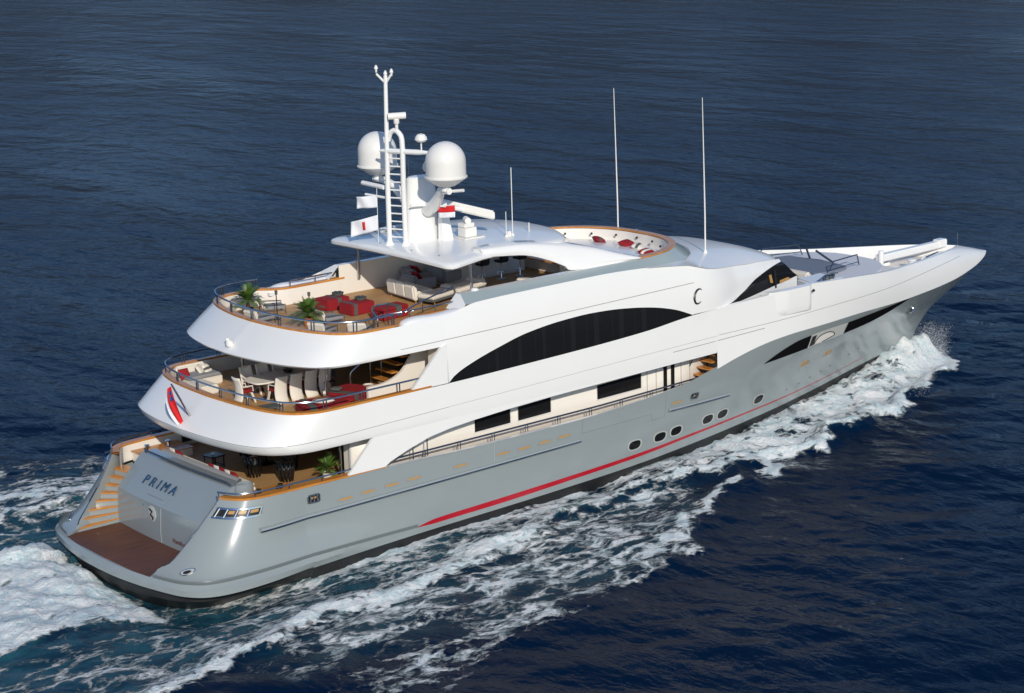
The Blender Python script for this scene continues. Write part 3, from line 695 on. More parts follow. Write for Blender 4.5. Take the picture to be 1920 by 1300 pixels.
# --- fly deck fascia and bridge side ----------------------------------------
FLC = [(7.23, 0), (7.32, 1.3), (7.58, 2.7), (7.95, 3.70), (8.40, 4.25), (9.0, 4.52), (9.9, 4.56), (11.0, 4.56), (12.4, 4.57)]
FLW = [(6.05, 0), (6.15, 1.4), (6.42, 2.8), (6.82, 3.85), (7.3, 4.4), (8.0, 4.68), (9.3, 4.74), (11, 4.74), (12.4, 4.74)]
FLB = [(6.20, 0), (6.30, 1.4), (6.57, 2.75), (6.97, 3.75), (7.45, 4.28), (8.1, 4.58), (9.4, 4.68), (11, 4.70), (12.4, 4.70)]
FLI = [(6.9, 0), (7.0, 1.3), (7.2, 2.6), (7.5, 3.4), (7.9, 3.9), (8.5, 4.2), (9.6, 4.35), (11, 4.4), (12.4, 4.4)]
Zc = itp([(6, 8.10), (11, 8.10), (12.4, 8.12), (13.2, 8.28), (14, 8.42), (16, 8.46), (20, 8.48), (22, 8.42), (23.4, 8.31), (24.6, 8.18), (25.0, 8.14)])
def bandy(h, z):
    return h
b2 = band([(FLI, 7.06), (FLB, 7.075), (mixh(FLB, FLW, .6), 7.10), (FLW, 7.17), (mixh(FLW, FLC, .08), 7.25), (mixh(FLW, FLC, .5), 7.65), (mixh(FLW, FLC, .92), 8.02), (FLC, 8.10)])
def _bl(p):
    x, y, z = p
    if x < 8.6 or z < 7.09: return p
    k = min(1, (x-8.6)/3.7); k = k*k*(3-2*k); ys = -(4.86-.02*max(0, z-5.7)-.22*(max(0, z-6.6)/1.52)**1.6)
    return (x, math.copysign(abs(y)+(-ys-abs(y))*k, y), z)
b2.v = [_bl(p) for p in b2.v]
b2.build('fly_fascia', M['white'], Y, smooth=32)
arc = itp([(12.4, 5.72), (12.75, 5.98), (13.6, 6.30), (14.61, 6.58), (16.23, 6.93), (17.89, 7.09), (19.2, 7.13), (20.2, 7.10), (21.32, 7.01), (22.66, 6.82), (23.84, 6.54), (24.86, 6.15)])
def side_y2(x, z):
    zz = Zc(x); return -(4.86-.02*max(0, z-5.7) - .22*(max(0, z-6.6)/max(.1, zz-6.6))**1.6)
s2 = MB(); xs2 = frange(12.4, 24.86, 48)
s2.grid([[(x, side_y2(x, arc(x)+(Zc(x)-arc(x))*j/9), arc(x)+(Zc(x)-arc(x))*j/9) for x in xs2] for j in range(10)])
P2 = [(12.4, 7.17), (12.15, 7.10), (10.73, 5.72), (12.4, 5.72)]
s2.prism([(x, -4.835, z) for x, z in P2], [(x, -4.72, z) for x, z in P2])
s2.mirror().build('bridge_side', M['white'], Y, smooth=40)
# salon window: recessed dark glass, with mullion lines
g_ = MB(); xs3 = frange(12.42, 24.8, 40)
g_.grid([[(x, side_y2(x, Zt(x)+(arc(x)-Zt(x))*j/4)+.05, Zt(x)+(arc(x)-Zt(x))*j/4 + (.03 if j == 4 else 0) - (.03 if j == 0 else 0)) for x in xs3] for j in range(5)])
sw = g_.mirror().build('salon_window', M['glass'], Y)
for x in (14.3, 15.4, 16.6, 18.0, 19.2, 20.5, 21.7, 22.9):
    xa, xb = x+.35, x+.35+(.16 if x < 18 else .26)
    if xb < 23: MB().grid([[(xx, side_y2(xx, Zt(xx)+(arc(xx)-Zt(xx))*j/4)+.040, Zt(xx)+(arc(xx)-Zt(xx))*j/4) for xx in (xa, xb)] for j in range(5)]).mirror().build('curtain_strip', mat('curtain_behind_glass', (.0145, .0145, .017), .10, spec=.2) if x == 14.3 else bpy.data.materials['curtain_behind_glass'], sw)
    MB().tube([(x, side_y2(x, z)+.045, z) for z in frange(Zt(x)+.02, arc(x)-.02, 5)], .012, 4).mirror().build('window_mullion', mat('mullion', (.018, .018, .02), .25) if x == 14.3 else bpy.data.materials['mullion'], sw)
# grooves
MB().tube([(x, (side_y2(x, 7.30+.0095*(x-10.4)) if x > 12.4 else _bl((x, -4.70, 7.30+.0095*(x-10.4)))[1])-.004, 7.30+.0095*(x-10.4)) for x in frange(10.4, 25.0, 50)], .012, 4).mirror().build('side_groove', M['seam'], Y)
# wheelhouse side, glass and roof
yw = itp([(24.86, 4.86), (26, 4.77), (27, 4.61), (28, 4.39), (29, 4.14), (30, 3.87), (31, 3.58), (32, 3.30), (32.95, 3.02)])
gu = itp([(24.86, 6.18), (26.6, 6.17), (27.2, 6.20), (28.3, 6.45), (29.35, 6.79), (30.65, 7.00), (31.5, 7.06), (33.3, 7.08)])
gl = itp([(24.86, 6.15), (26.6, 6.14), (27.4, 6.12), (30, 6.18), (32.95, 6.24)])
zsh = itp([(24.86, 8.14), (26, 7.84), (27, 7.70), (28, 7.58), (29, 7.46), (30, 7.38), (31, 7.26), (31.8, 7.16), (33.3, 7.10)])
zcr = itp([(22, 8.3), (24.5, 8.30), (26, 8.22), (27.5, 8.10), (29, 7.96), (30.5, 7.76), (31.6, 7.48), (32.6, 7.14)])
def wy(x, z):
    zz = zsh(x); w_ = -(yw(x)-.10*max(0, z-6.1) - .20*(max(0, z-6.9)/max(.2, zz-6.9))**1.6)
    k = min(1, max(0, (x-24.86)/3.2)); k = k*k*(3-2*k); return side_y2(24.86, min(z, 8.14))*(1-k)+w_*k
xw = frange(24.86, 31.75, 44)
wb_ = MB()
wb_.grid([[(x, wy(x, z_), z_) for x in xw for z_ in (gu(x)+(zsh(x)-gu(x))*j/8,)] for j in range(9)])
wb_.grid([[(x, wy(x, 6.1)+.01, 5.35) for x in frange(24.86, 32.95, 40)], [(x, wy(x, gl(x)), gl(x)) for x in frange(24.86, 32.95, 40)]])
wb_.mirror().build('wheelhouse_side', M['white'], Y, smooth=40)
def shear(x, t):  # glass leans aft towards the top near the front
    return x-(1.2*t)*max(0, (x-30)/2.95)
xg = frange(26.7, 32.95, 40)
gg = MB().grid([[(shear(x, j/5), wy(shear(x, j/5), gl(x)+(gu(shear(x, j/5))-gl(x))*j/5)+.02, gl(x)+(gu(shear(x, 1))+.02-gl(x))*j/5) for x in xg] for j in range(6)])
wg = gg.mirror().build('wheelhouse_window', M['glass'], Y, smooth=50)
fr_l = [(32.95, -3.06), (33.35, -2.2), (33.6, -1.1), (33.7, 0)]; fr_l = spl(fr_l, 14); fr_u = [(x-1.2, y*1.0) for x, y in fr_l]
fw_ = MB().grid([[(x, y, 6.24) for x, y in fr_l], [(x, y, 7.08) for x, y in fr_u]]); fw_.mirror().build('windscreen', M['glass'], Y)
MB().grid([[(x, y, 5.3) for x, y in fr_l], [(x, y, 6.24) for x, y in fr_l]]).mirror().build('wheelhouse_front', M['white'], Y)
MB().prism([(30.55, wy(30.5, 6.4)-.015, 6.40), (30.8, wy(30.8, 6.4)-.015, 6.35), (30.7, wy(30.7, 6.8)-.015, 6.72), (30.5, wy(30.5, 6.8)-.015, 6.72)], [(30.55, wy(30.5, 6.4)+.01, 6.40), (30.8, wy(30.8, 6.4)+.01, 6.35), (30.7, wy(30.7, 6.8)+.01, 6.72), (30.5, wy(30.5, 6.8)+.01, 6.72)]).mirror().build('cabinet_behind_glass', M['amber'], wg)
MB().prism([(31.4, wy(31.4, 6.2)-.015, 6.20), (32.4, wy(32.4, 6.2)-.015, 6.22), (32.1, wy(32.1, 6.4)-.015, 6.34), (31.4, wy(31.4, 6.4)-.015, 6.33)], [(31.4, wy(31.4, 6.2)+.01, 6.20), (32.4, wy(32.4, 6.2)+.01, 6.22), (32.1, wy(32.1, 6.4)+.01, 6.34), (31.4, wy(31.4, 6.4)+.01, 6.33)]).mirror().build('cabinet_behind_glass', M['amber'], wg)
MB().tube([(31.0, wy(31, 6.1)-.012, 6.1), (30.95, wy(30.9, 6.9)-.012, 6.88)], .05, 6).mirror().build('window_post', M['black'], wg)
roof = MB(); nr = 24; xr = frange(22.6, 32.55, 44); rows = []
for x in xr:
    ye = (-side_y2(x, Zc(x)) if x < 24.86 else -wy(min(x, 31.75), zsh(x)))*(1.015 if x < 31 else 1.015*max(.02, 1-((x-31)/1.56)**2.4)**.5)
    z0 = Zc(x) if x < 24.86 else zsh(x)
    rows.append([(x, -ye*math.cos(math.pi*k/nr), z0+(zcr(x)-z0)*(1-abs(math.cos(math.pi*k/nr))**3.0)) for k in range(nr+1)])
roof.grid(rows); roof.build('wheelhouse_roof', M['white'], Y, smooth=60)
# C emblem on the side
for a0, a1 in ((2.5, 1.0),):
    pts = []
    for k in range(15):
        a = R(50+k*18.5); pts.append((25.18+.25*math.cos(a)+.06*math.sin(a), 6.86+.29*math.sin(a)))
    MB().tube([(x, (side_y2(24.86, z) if x < 24.86 else wy(x, z))-.008, z) for x, z in pts], [.014+.040*math.sin(math.pi*min(1, k/14)) for k in range(15)], 6).mirror().build('side_emblem', M['dark'], Y)
text('side_lettering', 'C', .62, frame_mx((0, 0, 0), (1, 0, 0), (0, 0, 1)), M['dark'], Y, ext=.004) if 0 else None

# fly deck: floor, soffit, cap, inner walls
MB().slab(uline(FLI, 40)+[(14, 4.4), (14, -4.4)], 7.062, 7.10).build('fly_deck_soffit', M['soffit'], Y)
MB().slab([(x+.4, y*.97) for x, y in uline(FLC, 40)]+[(25, 3.6), (26.2, 0), (25, -3.6)], 7.33, 7.48).build('fly_deck', M['teak'], Y)
cf = [(x, y) for x, y in uline(FLC, 90) if x < 10.35]
capline = [(14.0, -3.92), (11.6, -3.92), (11.2, -3.95), (10.85, -4.15), (10.6, -4.45)]
cfull = capline+[(x, y) for x, y in cf]+[(x, -y) for x, y in capline[::-1]]
ribbon(cfull, -.22, lambda x: 8.102, 8.175).build('cap_rail', M['cap'], Y)
inn2 = [(x+.24*max(0, 1-(x-7.2)/1.8), y*.95) for x, y in cf]
inn2 = [(14, -3.72), (11.5, -3.72), (11.1, -3.76), (10.7, -3.98), (10.45, -4.24)]+inn2+[(10.45, 4.24), (10.7, 3.98), (11.1, 3.76), (11.5, 3.72), (14, 3.72)]
MB().grid([[(x, y, 8.10) for x, y in inn2], [(x, y, 7.28) for x, y in inn2]]).build('inner_bulwark', M['cream'], Y)
MB().slab([(10.6, -3.9), (10.6, -4.55), (12.4, -4.56), (14.2, -4.53), (14.2, -3.9)], 7.9, 8.03).mirror().build('side_locker_top', M['white'], Y)
rl2 = [(x+.07*max(0, 1-(x-7.2)/2), y*.975) for x, y in uline(FLC, 90) if x < 10.4]
railing(rl2, 8.175, .36, 1.5, r=.035, pair=True)
for sg in (-1, 1): railing([(x, sg*3.84) for x in frange(11.5, 13.9, 6)], 8.175, .22, 1.2, r=.03)
# raised coaming
rin = [(13.75, -3.72), (16, -3.72), (20, -3.74), (22.7, -3.76), (24.2, -3.52), (25.4, -2.85), (26.15, -1.8), (26.42, -.8), (26.45, 0)]
rou = [(13.75, -4.00), (16, -4.0), (20, -4.02), (22.7, -4.02), (24.3, -3.78), (25.6, -3.06), (26.4, -1.95), (26.68, -.85), (26.72, 0)]
rfo = [(13.55, -4.54), (16, -4.56), (20, -4.57), (22.7, -4.50), (24.7, -4.02), (26.4, -3.05), (27.6, -1.95), (28.1, -.9), (28.2, 0)]
def rs_(p, n=60): return spl(p, n)
zin = itp([(13.7, 8.66), (20, 8.66), (28.3, 8.60)]); zfo = itp([(13.5, 8.40), (16, 8.45), (20, 8.47), (22.7, 8.36), (24.7, 8.17), (26.4, 8.12), (27.6, 8.02), (28.3, 8.03)])
I_, O_, F_ = rs_(rin), rs_(rou), rs_(rfo)
MB().grid([[(x, y, zin(x)) for x, y in O_], [(x, y, zfo(x)-.02) for x, y in F_]]).mirror().build('grey_coaming', M['band'], Y, smooth=30)
MB().grid([[(x, y, zin(x)) for x, y in O_], [(x, y, zin(x)) for x, y in I_]]).mirror().build('coaming_top', M['white'], Y)
MB().grid([[(x, y, zin(x)) for x, y in I_], [(x, y, 7.28) for x, y in I_]]).mirror().build('coaming_inner_wall', M['cream'], Y)
MB().add([(13.75, -3.72, 8.66), (13.75, -4.0, 8.66), (13.55, -4.54, 8.38), (13.2, -4.5, 8.03), (13.2, -3.72, 8.10)], [(0, 1, 2, 3, 4)]).mirror().build('coaming_end', M['white'], Y)
rp = [p for p in rs_(rou, 60) if p[0] > 22.6]; rpath = [(x+.02, y-.02 if y < -.05 else 0) for x, y in rp]; rpath = rpath+[(x, -y) for x, y in rpath[::-1][1:]]
ribbon(rpath, .30, 8.64, 8.70).build('cap_rail', M['cap'], Y)
spots = MB()
for a in frange(-1.2, 1.2, 9):
    x, y = 22.6+3.8*math.cos(a), 3.72*math.sin(a)
    spots.lathe([(.045, 8.42), (.045, 8.5), (.0, 8.5)], (x-.03, y, 0), 8)
spots.build('step_light', M['dark'], Y)
# sunpad in the well
MB().slab([(x-.15, y*.95) for x, y in I_ if x > 22.3]+[(x-.15, -y*.95) for x, y in I_[::-1] if x > 22.3], 7.49, 8.08).build('sunpad_base', M['white'], Y)
MB().slab([(x-.25, y*.93) for x, y in I_ if x > 22.5]+[(x-.25, -y*.93) for x, y in I_[::-1] if x > 22.5], 8.085, 8.19).build('sunpad_cushion', M['fabg'], Y)
MB().box((22.0, 0, 8.06), (.5, 5.6, .06)).build('well_step', M['cap'], Y)

# --- hardtop ----------------------------------------------------------
hp = [(13.22, 0), (13.26, 1.8), (13.36, 3.3), (13.46, 3.74), (13.72, 3.86), (14.4, 3.70), (15.4, 3.42), (16.2, 3.36), (18.6, 3.34), (19.7, 3.0), (20.4, 2.0), (20.75, .9), (20.8, 0)]
hs = spl(hp, 70)
def hz(x, y): return 9.96-.0095*y*y-.035*max(0, x-17)**1.5*.4 - .05*max(0, 14-x)
ht = MB(); cx_ = 16.5
def shrink(k): return [(cx_+(x-cx_)*k, y*k) for x, y in hs]
rows = []
for k, f_ in ((1.0, lambda x, y: hz(x, y)-.20), (1.003, lambda x, y: hz(x, y)-.14), (1.0, lambda x, y: hz(x, y)-.08), (.985, lambda x, y: hz(x, y)-.04), (.95, hz), (.7, hz), (.4, hz), (.12, hz), (.0, hz)):
    q_ = shrink(k); q_ = [(x, -y) for x, y in q_]+[(x, y) for x, y in q_[::-1]]
    rows.append([(x, y, f_(x, y)) for x, y in q_])
ht.grid(rows)
rows = []
for k, f_ in ((1.0, lambda x, y: hz(x, y)-.20), (.95, lambda x, y: hz(x, y)-.29), (.6, lambda x, y: 9.66), (0, lambda x, y: 9.66)):
    q_ = shrink(k); q_ = [(x, -y) for x, y in q_]+[(x, y) for x, y in q_[::-1]]
    rows.append([(x, y, f_(x, y)) for x, y in q_])
ht.grid(rows[::-1])
HT = ht.build('hardtop', M['white'], Y, smooth=40)
# swept arms from the hardtop to the coaming
au = [(15.35, -3.20, 9.98), (15.9, -3.30, 10.0), (17.5, -3.40, 9.92), (19.4, -3.55, 9.62), (20.7, -3.70, 9.33), (21.8, -3.86, 8.98), (22.9, -3.98, 8.67)]
al = [(15.35, -3.30, 9.72), (16.0, -3.42, 9.66), (17.3, -3.52, 9.52), (18.2, -3.66, 9.25), (19.0, -3.80, 8.90), (19.5, -3.90, 8.68), (22.6, -4.0, 8.655)]
ai = [(15.35, -2.75, 9.97), (16.2, -2.80, 10.02), (17.6, -2.80, 9.93), (19.4, -2.95, 9.66), (20.6, -3.2, 9.36), (21.7, -3.5, 9.02), (22.8, -3.72, 8.69)]
AU, AL, AI = spl(au, 40), spl(al, 40), spl(ai, 40)
mid = [tuple((p+q)/2 for p, q in zip(a, c)) for a, c in zip(AU, AL)]; mid = [(x, y-.07, z+.02) for x, y, z in mid]
low_in = [(x, y+.22, z) for x, y, z in AL]; ACAP = [AL[0], mid[0], AU[0], (AU[0][0], AU[0][1]-.03, AU[0][2]+.03), AI[0], low_in[0]]
MB().grid([AL, [(p[0]*.5+q[0]*.5, p[1]*.5+q[1]*.5-.03, p[2]*.5+q[2]*.5) for p, q in zip(AL, mid)], mid, [(p[0]*.6+q[0]*.4, p[1]*.6+q[1]*.4-.03, p[2]*.6+q[2]*.4+.015) for p, q in zip(AU, mid)], AU, [(x, y-.03, z+.03) for x, y, z in AI], AI, low_in, AL]).poly(ACAP).mirror().build('hardtop_arm', M['white'], HT, smooth=50)
MB().tube([(14.62, -3.58, 8.03), (14.62, -3.58, 9.72)], .055, 12).mirror().build('hardtop_pillar', M['chrome'], HT)
MB().lathe([(.16, 8.66), (.14, 8.70), (.06, 8.74)], (14.62, -3.75, 0), 14).mirror().build('pillar_foot', M['white'], HT)
MB().slab([(15.3, -2.5), (15.42, -2.6), (20.0, -2.3), (20.2, 0), (20.0, 2.3), (15.42, 2.6), (15.3, 2.5)], 9.9, 9.905).build('roof_panel', M['roofw'], HT) if 0 else None
MB().tube([(15.3, y, hz(15.3, y)+.004) for y in frange(-3.1, 3.1, 13)], .012, 4).build('roof_joint', M['seam'], HT) if 0 else None
for y, x in ((-2.6, 13.9), (-1.2, 13.7), (.8, 13.7), (2.4, 13.8)):
    MB().lathe([(.03, hz(x, y)-.01), (.03, hz(x, y)+.03), (0, hz(x, y)+.03)], (x, y, 0), 8).build('deck_fitting', M['rail'], HT)
# --- mast -------------------------------------------------------------
mast = MB().tube([(13.80, .31, 9.9), (13.82, .31, 12), (13.93, .31, 16.35)], [.10, .10, .075], 12).build('mast', M['white'], Y)
rg = MB().tube(spl([(14.10, -.31, 9.9), (14.10, -.31, 12), (14.12, -.31, 13.8), (14.10, -.22, 14.15), (14.05, 0, 14.3), (13.97, .2, 14.2), (13.93, .3, 13.9)], 40), .10, 12).build('mast_leg', M['white'], mast)
for x, y in ((13.80, .31), (14.10, -.31)): MB().lathe([(.20, 9.90), (.18, 9.97), (.10, 10.1)], (x, y, 0), 14).build('mast_foot', M['white'], mast)
for i in range(11): MB().tube([(13.82, .31, 10.25+.30*i), (14.1, -.31, 10.25+.30*i)], .030, 6).build('ladder_rung', M['white'], mast)
MB().tube([(13.75, .62, 13.52), (13.9, .2, 13.52), (14.4, -.9, 13.52), (14.6, -1.35, 13.52)], [.05, .10, .10, .06], 10).build('mast_spreader', M['white'], mast)
MB().lathe([(.0, 13.9), (.16, 13.92), (.24, 14.0), (.22, 14.1), (.14, 14.2), (0, 14.24)], (14.45, -1.05, 0), 16).tube([(14.45, -1.05, 13.5), (14.45, -1.05, 13.92)], .03).build('satellite_antenna', M['radome'], mast)
MB().tube([(14.05, -.10, 14.3), (14.05, -.10, 14.62)], .06).lathe([(.09, 14.55), (.11, 14.6), (.11, 14.72), (.06, 14.76)], (14.05, -.1, 0), 12).tube([(13.8, .08, 14.84), (14.35, -.30, 14.86)], .13, 12).build('thermal_camera', M['radome'], mast)
c_ = MB()
for dx, dy, zt in ((-.20, .30, 16.75), (.12, -.22, 16.62), (0, 0, 16.55)):
    c_.tube([(13.93, .31, 16.05), (13.93+dx, .31+dy, 16.40)] if dx else [(13.93, .31, 16.3), (13.93, .31, 16.5)], .045)
    c_.lathe([(.03, zt-.3), (.05, zt-.18), (.08, zt-.16), (.05, zt-.06), (0, zt)], (13.93+dx, .31+dy, 0), 10)
c_.build('masthead_lights', M['radome'], mast)
# column with dome arms
col = [[(15.25+a*math.cos(t)*s_, .15+bq*math.sin(t)*s_, z) for t in frange(0, 2*math.pi, 25)[:-1]] for z, s_, a, bq in ((9.9, 1.0, .75, .42), (11.4, .96, .72, .40), (12.35, .92, .68, .38), (12.42, .85, .64, .34), (12.44, .0, .6, .3))]
MB().grid(col, cu=True).build('mast_column', M['white'], mast)
MB().prism([(15.6, -.75, 9.88), (16.1, -.75, 9.88), (15.95, -.55, 11.45), (15.65, -.55, 11.45)], [(15.6, -.35, 9.88), (16.1, -.35, 9.88), (15.95, -.35, 11.45), (15.65, -.35, 11.45)]).build('column_fin', M['white'], mast, bevel=.04)
def dome(sg):
    cx, cy = 14.72, sg*2.14
    a = MB().tube([(15.2, sg*.3, 11.15), (15.1, sg*.9, 11.45), (14.95, sg*1.45, 11.95), (14.75, sg*1.75, 12.14), (14.7, sg*2.35, 12.16)], [.26, .24, .17, .14, .12], 12).tube([(14.9, sg*2.3, 12.14), (15.05, sg*2.75, 12.2)], .06)
    a.lathe([(.0, 12.16), (.20, 12.16), (.16, 12.24), (.16, 12.36)], (cx, cy, 0), 16)
    ar = a.build('dome_arm', M['white'], mast)
    d = MB().lathe([(.10, 12.30), (.35, 12.36), (.66, 12.56), (.80, 12.66), (.80, 12.71), (.755, 12.73), (.755, 13.25)]+[(.755*math.cos(t), 13.25+.755*math.sin(t)) for t in frange(.08, math.pi/2, 14)], (cx, cy, 0), 40)
    d.build('satellite_dome', M['radome'], mast, smooth=30)
dome(-1); dome(1)
MB().tube([(15.4, -.15, 12.42), (15.4, -.15, 12.65)], .09).lathe([(.0, 12.6), (.16, 12.62), (.2, 12.72), (.19, 12.85), (.12, 12.97), (0, 13.0)], (15.4, -.15, 0), 16).build('searchlight_dome', M['radome'], mast)
MB().tube([(15.2, .8, 12.4), (15.2, .8, 13.0)], .015).build('whip_stub', M['rail'], mast)
MB().tube([(14.4, -.3, 11.42), (15.0, -.5, 11.40), (15.3, -1.3, 11.40)], .04).build('signal_yard', M['white'], mast)
MB().tube([(13.9, .5, 11.7), (13.7, 1.6, 11.75)], .05).tube([(13.85, .6, 12.1), (13.8, 1.9, 12.15)], .09).build('signal_yard', M['white'], mast)
ra_ = MB(); dv = Vector((.62, -.78, -.22)).normalized(); c0 = Vector((16.75, -.55, 11.05))
ra_.box((0, 0, 0), (2.5, .16, .34)); q = Matrix(((dv.x, .78, 0), (dv.y, .62, 0), (dv.z, 0, 1)))
ra_.v = [tuple(c0+dv*v[0]+Vector((.72, .62, 0)).normalized()*v[1]+Vector((0, 0, 1))*v[2]) for v in ra_.v]
ra_.build('radar_scanner', M['radome'], mast, bevel=.05)
MB().tube([(15.4, -.3, 11.2), (16.2, -.45, 11.15), (16.75, -.55, 11.0)], .10).build('radar_bracket', M['white'], mast)
rp_ = MB().box((16.75, -.85, 9.97), (1.0, .75, .05)).box((16.7, -.8, 10.18), (.55, .5, .36)).box((16.65, -.8, 10.45), (.48, .45, .16)).tube([(16.6, -1.0, 10.62), (16.75, -.65, 10.64)], .13, 12)
rp_.build('searchlight', M['radome'], HT, bevel=.02)
for x, y, z0, z1, r_ in ((18.3, -1.6, 9.9, 12.55, .018), (17.9, -1.7, 9.9, 10.9, .014), (19.3, -1.4, 9.8, 10.25, .02), (16.2, 1.8, 9.9, 10.9, .015)):
    MB().tube([(x, y, z0), (x, y, z1)], r_, 6).lathe([(.07, z0-.03), (.06, z0+.08), (.02, z0+.1)], (x, y, 0), 8).build('whip_antenna', M['radome'], HT)
MB().box((18.0, -1.72, 10.02), (.16, .16, .22)).build('antenna_base', M['radome'], HT, bevel=.02)
for y in (-2.65, 2.65):
    MB().tube([(27.75, y, 7.95), (27.74, y, 9.5), (27.70, y, 11.2), (27.62, y, 14.4)], [.035, .032, .026, .014], 8).lathe([(.09, 7.9), (.08, 8.02), (.04, 8.1)], (27.75, y, 0), 10).build('whip_antenna', M['radome'], Y)
lt = MB()
for k in range(3): lt.lathe([(.07, 8.0), (.07, 8.12), (.10, 8.14), (.10, 8.22), (0, 8.26)], (28.0+.25*k, 2.5-.1*k, 0), 10)
lt.build('roof_horn', M['chrome'], Y)
# liferaft covers on the shelf -> separate things further below
# --- foredeck ----------------------------------------------------------
dk = [(x, -max(.02, T(x)-.2)) for x in frange(24.0, 40.4, 30)]
MB().slab([(x, y) for x, y in dk]+[(x, -y) for x, y in dk[::-1]], 5.1, 5.34).build('bridge_deck', M['cream'], Y)
dk = [(x, -max(.02, T(x)-.1)) for x in frange(39.9, 47.6, 16)]
MB().slab(dk+[(x, -y) for x, y in dk[::-1]], 4.5, 4.62).build('bow_deck', M['cream'], Y)
# raised trunk with rounded forward edge
tk = spl([(35.0, -3.9), (36.2, -3.75), (38.0, -3.2), (39.4, -2.4), (40.2, -1.2), (40.35, 0)], 24); tk = tk+[(x, -y) for x, y in tk[::-1][1:]]
MB().slab(tk, 5.30, 5.62).build('foredeck_trunk', M['nonskid'], Y, bevel=.06)
MB().slab([(33.2, -3.6), (35.1, -3.9), (35.1, -2.4), (33.6, -2.4)], 5.3, 5.95).mirror().build('stair_coaming', M['white'], Y, bevel=.08)
MB().slab([(35.3, -1.9), (36.2, -2.1), (37.6, -1.8), (37.9, 0), (37.6, 1.8), (36.2, 2.1), (35.3, 1.9)], 5.6, 5.80).build('foredeck_sunpad', M['pad'], Y, bevel=.05)
MB().box((34.85, 0, 5.75), (.35, 4.0, .36)).build('foredeck_seat_back', M['fabw'], Y, bevel=.08)
for y0 in (-2.2, 2.2):
    f = MB(); f.tube([(35.9, y0, 5.85), (36.3, y0*.98, 6.25), (38.3, y0*.80, 6.2), (38.5, y0*.78, 5.7)], .03).tube([(36.0, y0*1.0, 5.9), (38.4, y0*.79, 5.85)], .02)
    f.build('sunpad_frame', M['darkrail'], Y)
for y0 in (-.7, .7):
    MB().tube([(37.2, y0*.4, 6.35), (37.9, y0, 5.75)], .05).build('bimini_pole', M['darkrail'], Y)
MB().tube([(32.7, -4.45, 6.25), (33.4, -4.2, 6.35), (34.2, -3.9, 6.28), (35.0, -3.5, 6.1)], .03).tube([(33.4, -4.15, 6.35), (33.4, -4.15, 5.9)], .02).tube([(34.5, -3.7, 6.2), (34.5, -3.7, 5.8)], .02).mirror().build('stair_rail', M['rail'], Y)
MB().prism([(33.5, -4.0, 5.9), (34.9, -3.45, 5.85), (34.9, -3.45, 6.12), (33.5, -4.0, 6.26)], [(33.5, -3.97, 5.9), (34.9, -3.42, 5.85), (34.9, -3.42, 6.12), (33.5, -3.97, 6.26)]).mirror().build('glass_windbreak', M['grass'], Y)
# crane, windlasses, post, staff
MB().box((44.7, .35, 5.16), (5.0, .36, .34), rz=R(1.5)).box((46.95, .42, 5.20), (.6, .44, .40)).build('foredeck_crane', M['white'], Y, bevel=.04)
MB().lathe([(.14, 4.62), (.13, 5.45), (.11, 5.52), (0, 5.54)], (42.3, .2, 0), 14).build('crane_post', M['white'], Y)
for y in (-.75, .9): MB().lathe([(.30, 4.62), (.26, 4.75), (.16, 4.8), (.14, 4.98), (.22, 5.02), (.22, 5.1), (0, 5.14)], (43.4, y, 0), 16).build('windlass', M['white'], Y)
MB().prism([(44.6, -1.0, 4.62), (46.6, -.62, 4.62), (46.4, -.55, 4.98), (44.8, -.85, 4.98)], [(44.6, -.2, 4.62), (46.6, -.1, 4.62), (46.4, -.1, 4.98), (44.8, -.2, 4.98)]).build('chain_locker', M['white'], Y, bevel=.05)
MB().tube([(44.2, -.95, 5.1), (45.4, -.7, 5.14)], .03).build('bow_rail', M['darkrail'], Y)
MB().tube([(47.78, 0, 5.0), (47.76, 0, 5.62)], .03).build('jackstaff', M['rail'], Y)
for x, z in ((38.2, 5.5), (40.2, 5.25), (41.6, 5.2), (41.6, 5.02)):
    MB().lathe([(.05, 0), (.05, .02), (0, .02)], n=8).build('bulwark_fitting', M['dark'], Y, loc=(x, T(x)-.19, z)).rotation_euler = (R(90), 0, 0)

# --- upper deck aft house -------------------------------------------------
MB().box((14.2, 0, 6.0), (.12, 9.2, 2.1)).build('upper_salon_doors', M['glass'], Y)
MB().box((13.3, -4.2, 6.0), (1.9, .9, 2.1)).box((13.3, 4.2, 6.0), (1.9, .9, 2.1)).build('upper_wing_bulkhead', M['cream'], Y)
# external staircase, starboard: white curved side and teak treads
ss = MB(); cv = spl([(10.85, 5.62), (11.5, 5.66), (12.0, 5.95), (12.4, 6.5), (12.75, 7.0)], 20)
cv = spl([(10.1, 5.66), (10.9, 5.70), (11.6, 5.95), (12.1, 6.5), (12.5, 7.05)], 20); prism_p = [(10.1, 5.15)]+cv+[(12.9, 7.05), (12.9, 5.15)]
ss.prism([(x, -2.95, z) for x, z in prism_p], [(x, -3.07, z) for x, z in prism_p]).build('stair_wall', M['cream'], Y)
for i in range(7): MB().box((11.0+.24*i, -2.35, 5.40+.26*i), (.30, 1.0, .05)).build('stair_tread', M['cap'], Y)
MB().tube(spl([(10.2, -1.85, 5.15), (10.2, -1.85, 5.95), (10.5, -1.85, 6.15), (12.2, -1.85, 7.05)], 16), .03).tube([(11.1, -1.85, 5.2), (11.1, -1.85, 6.4)], .02).tube([(11.6, -1.85, 5.6), (11.6, -1.85, 6.7)], .02).build('stair_handrail', M['rail'], Y)
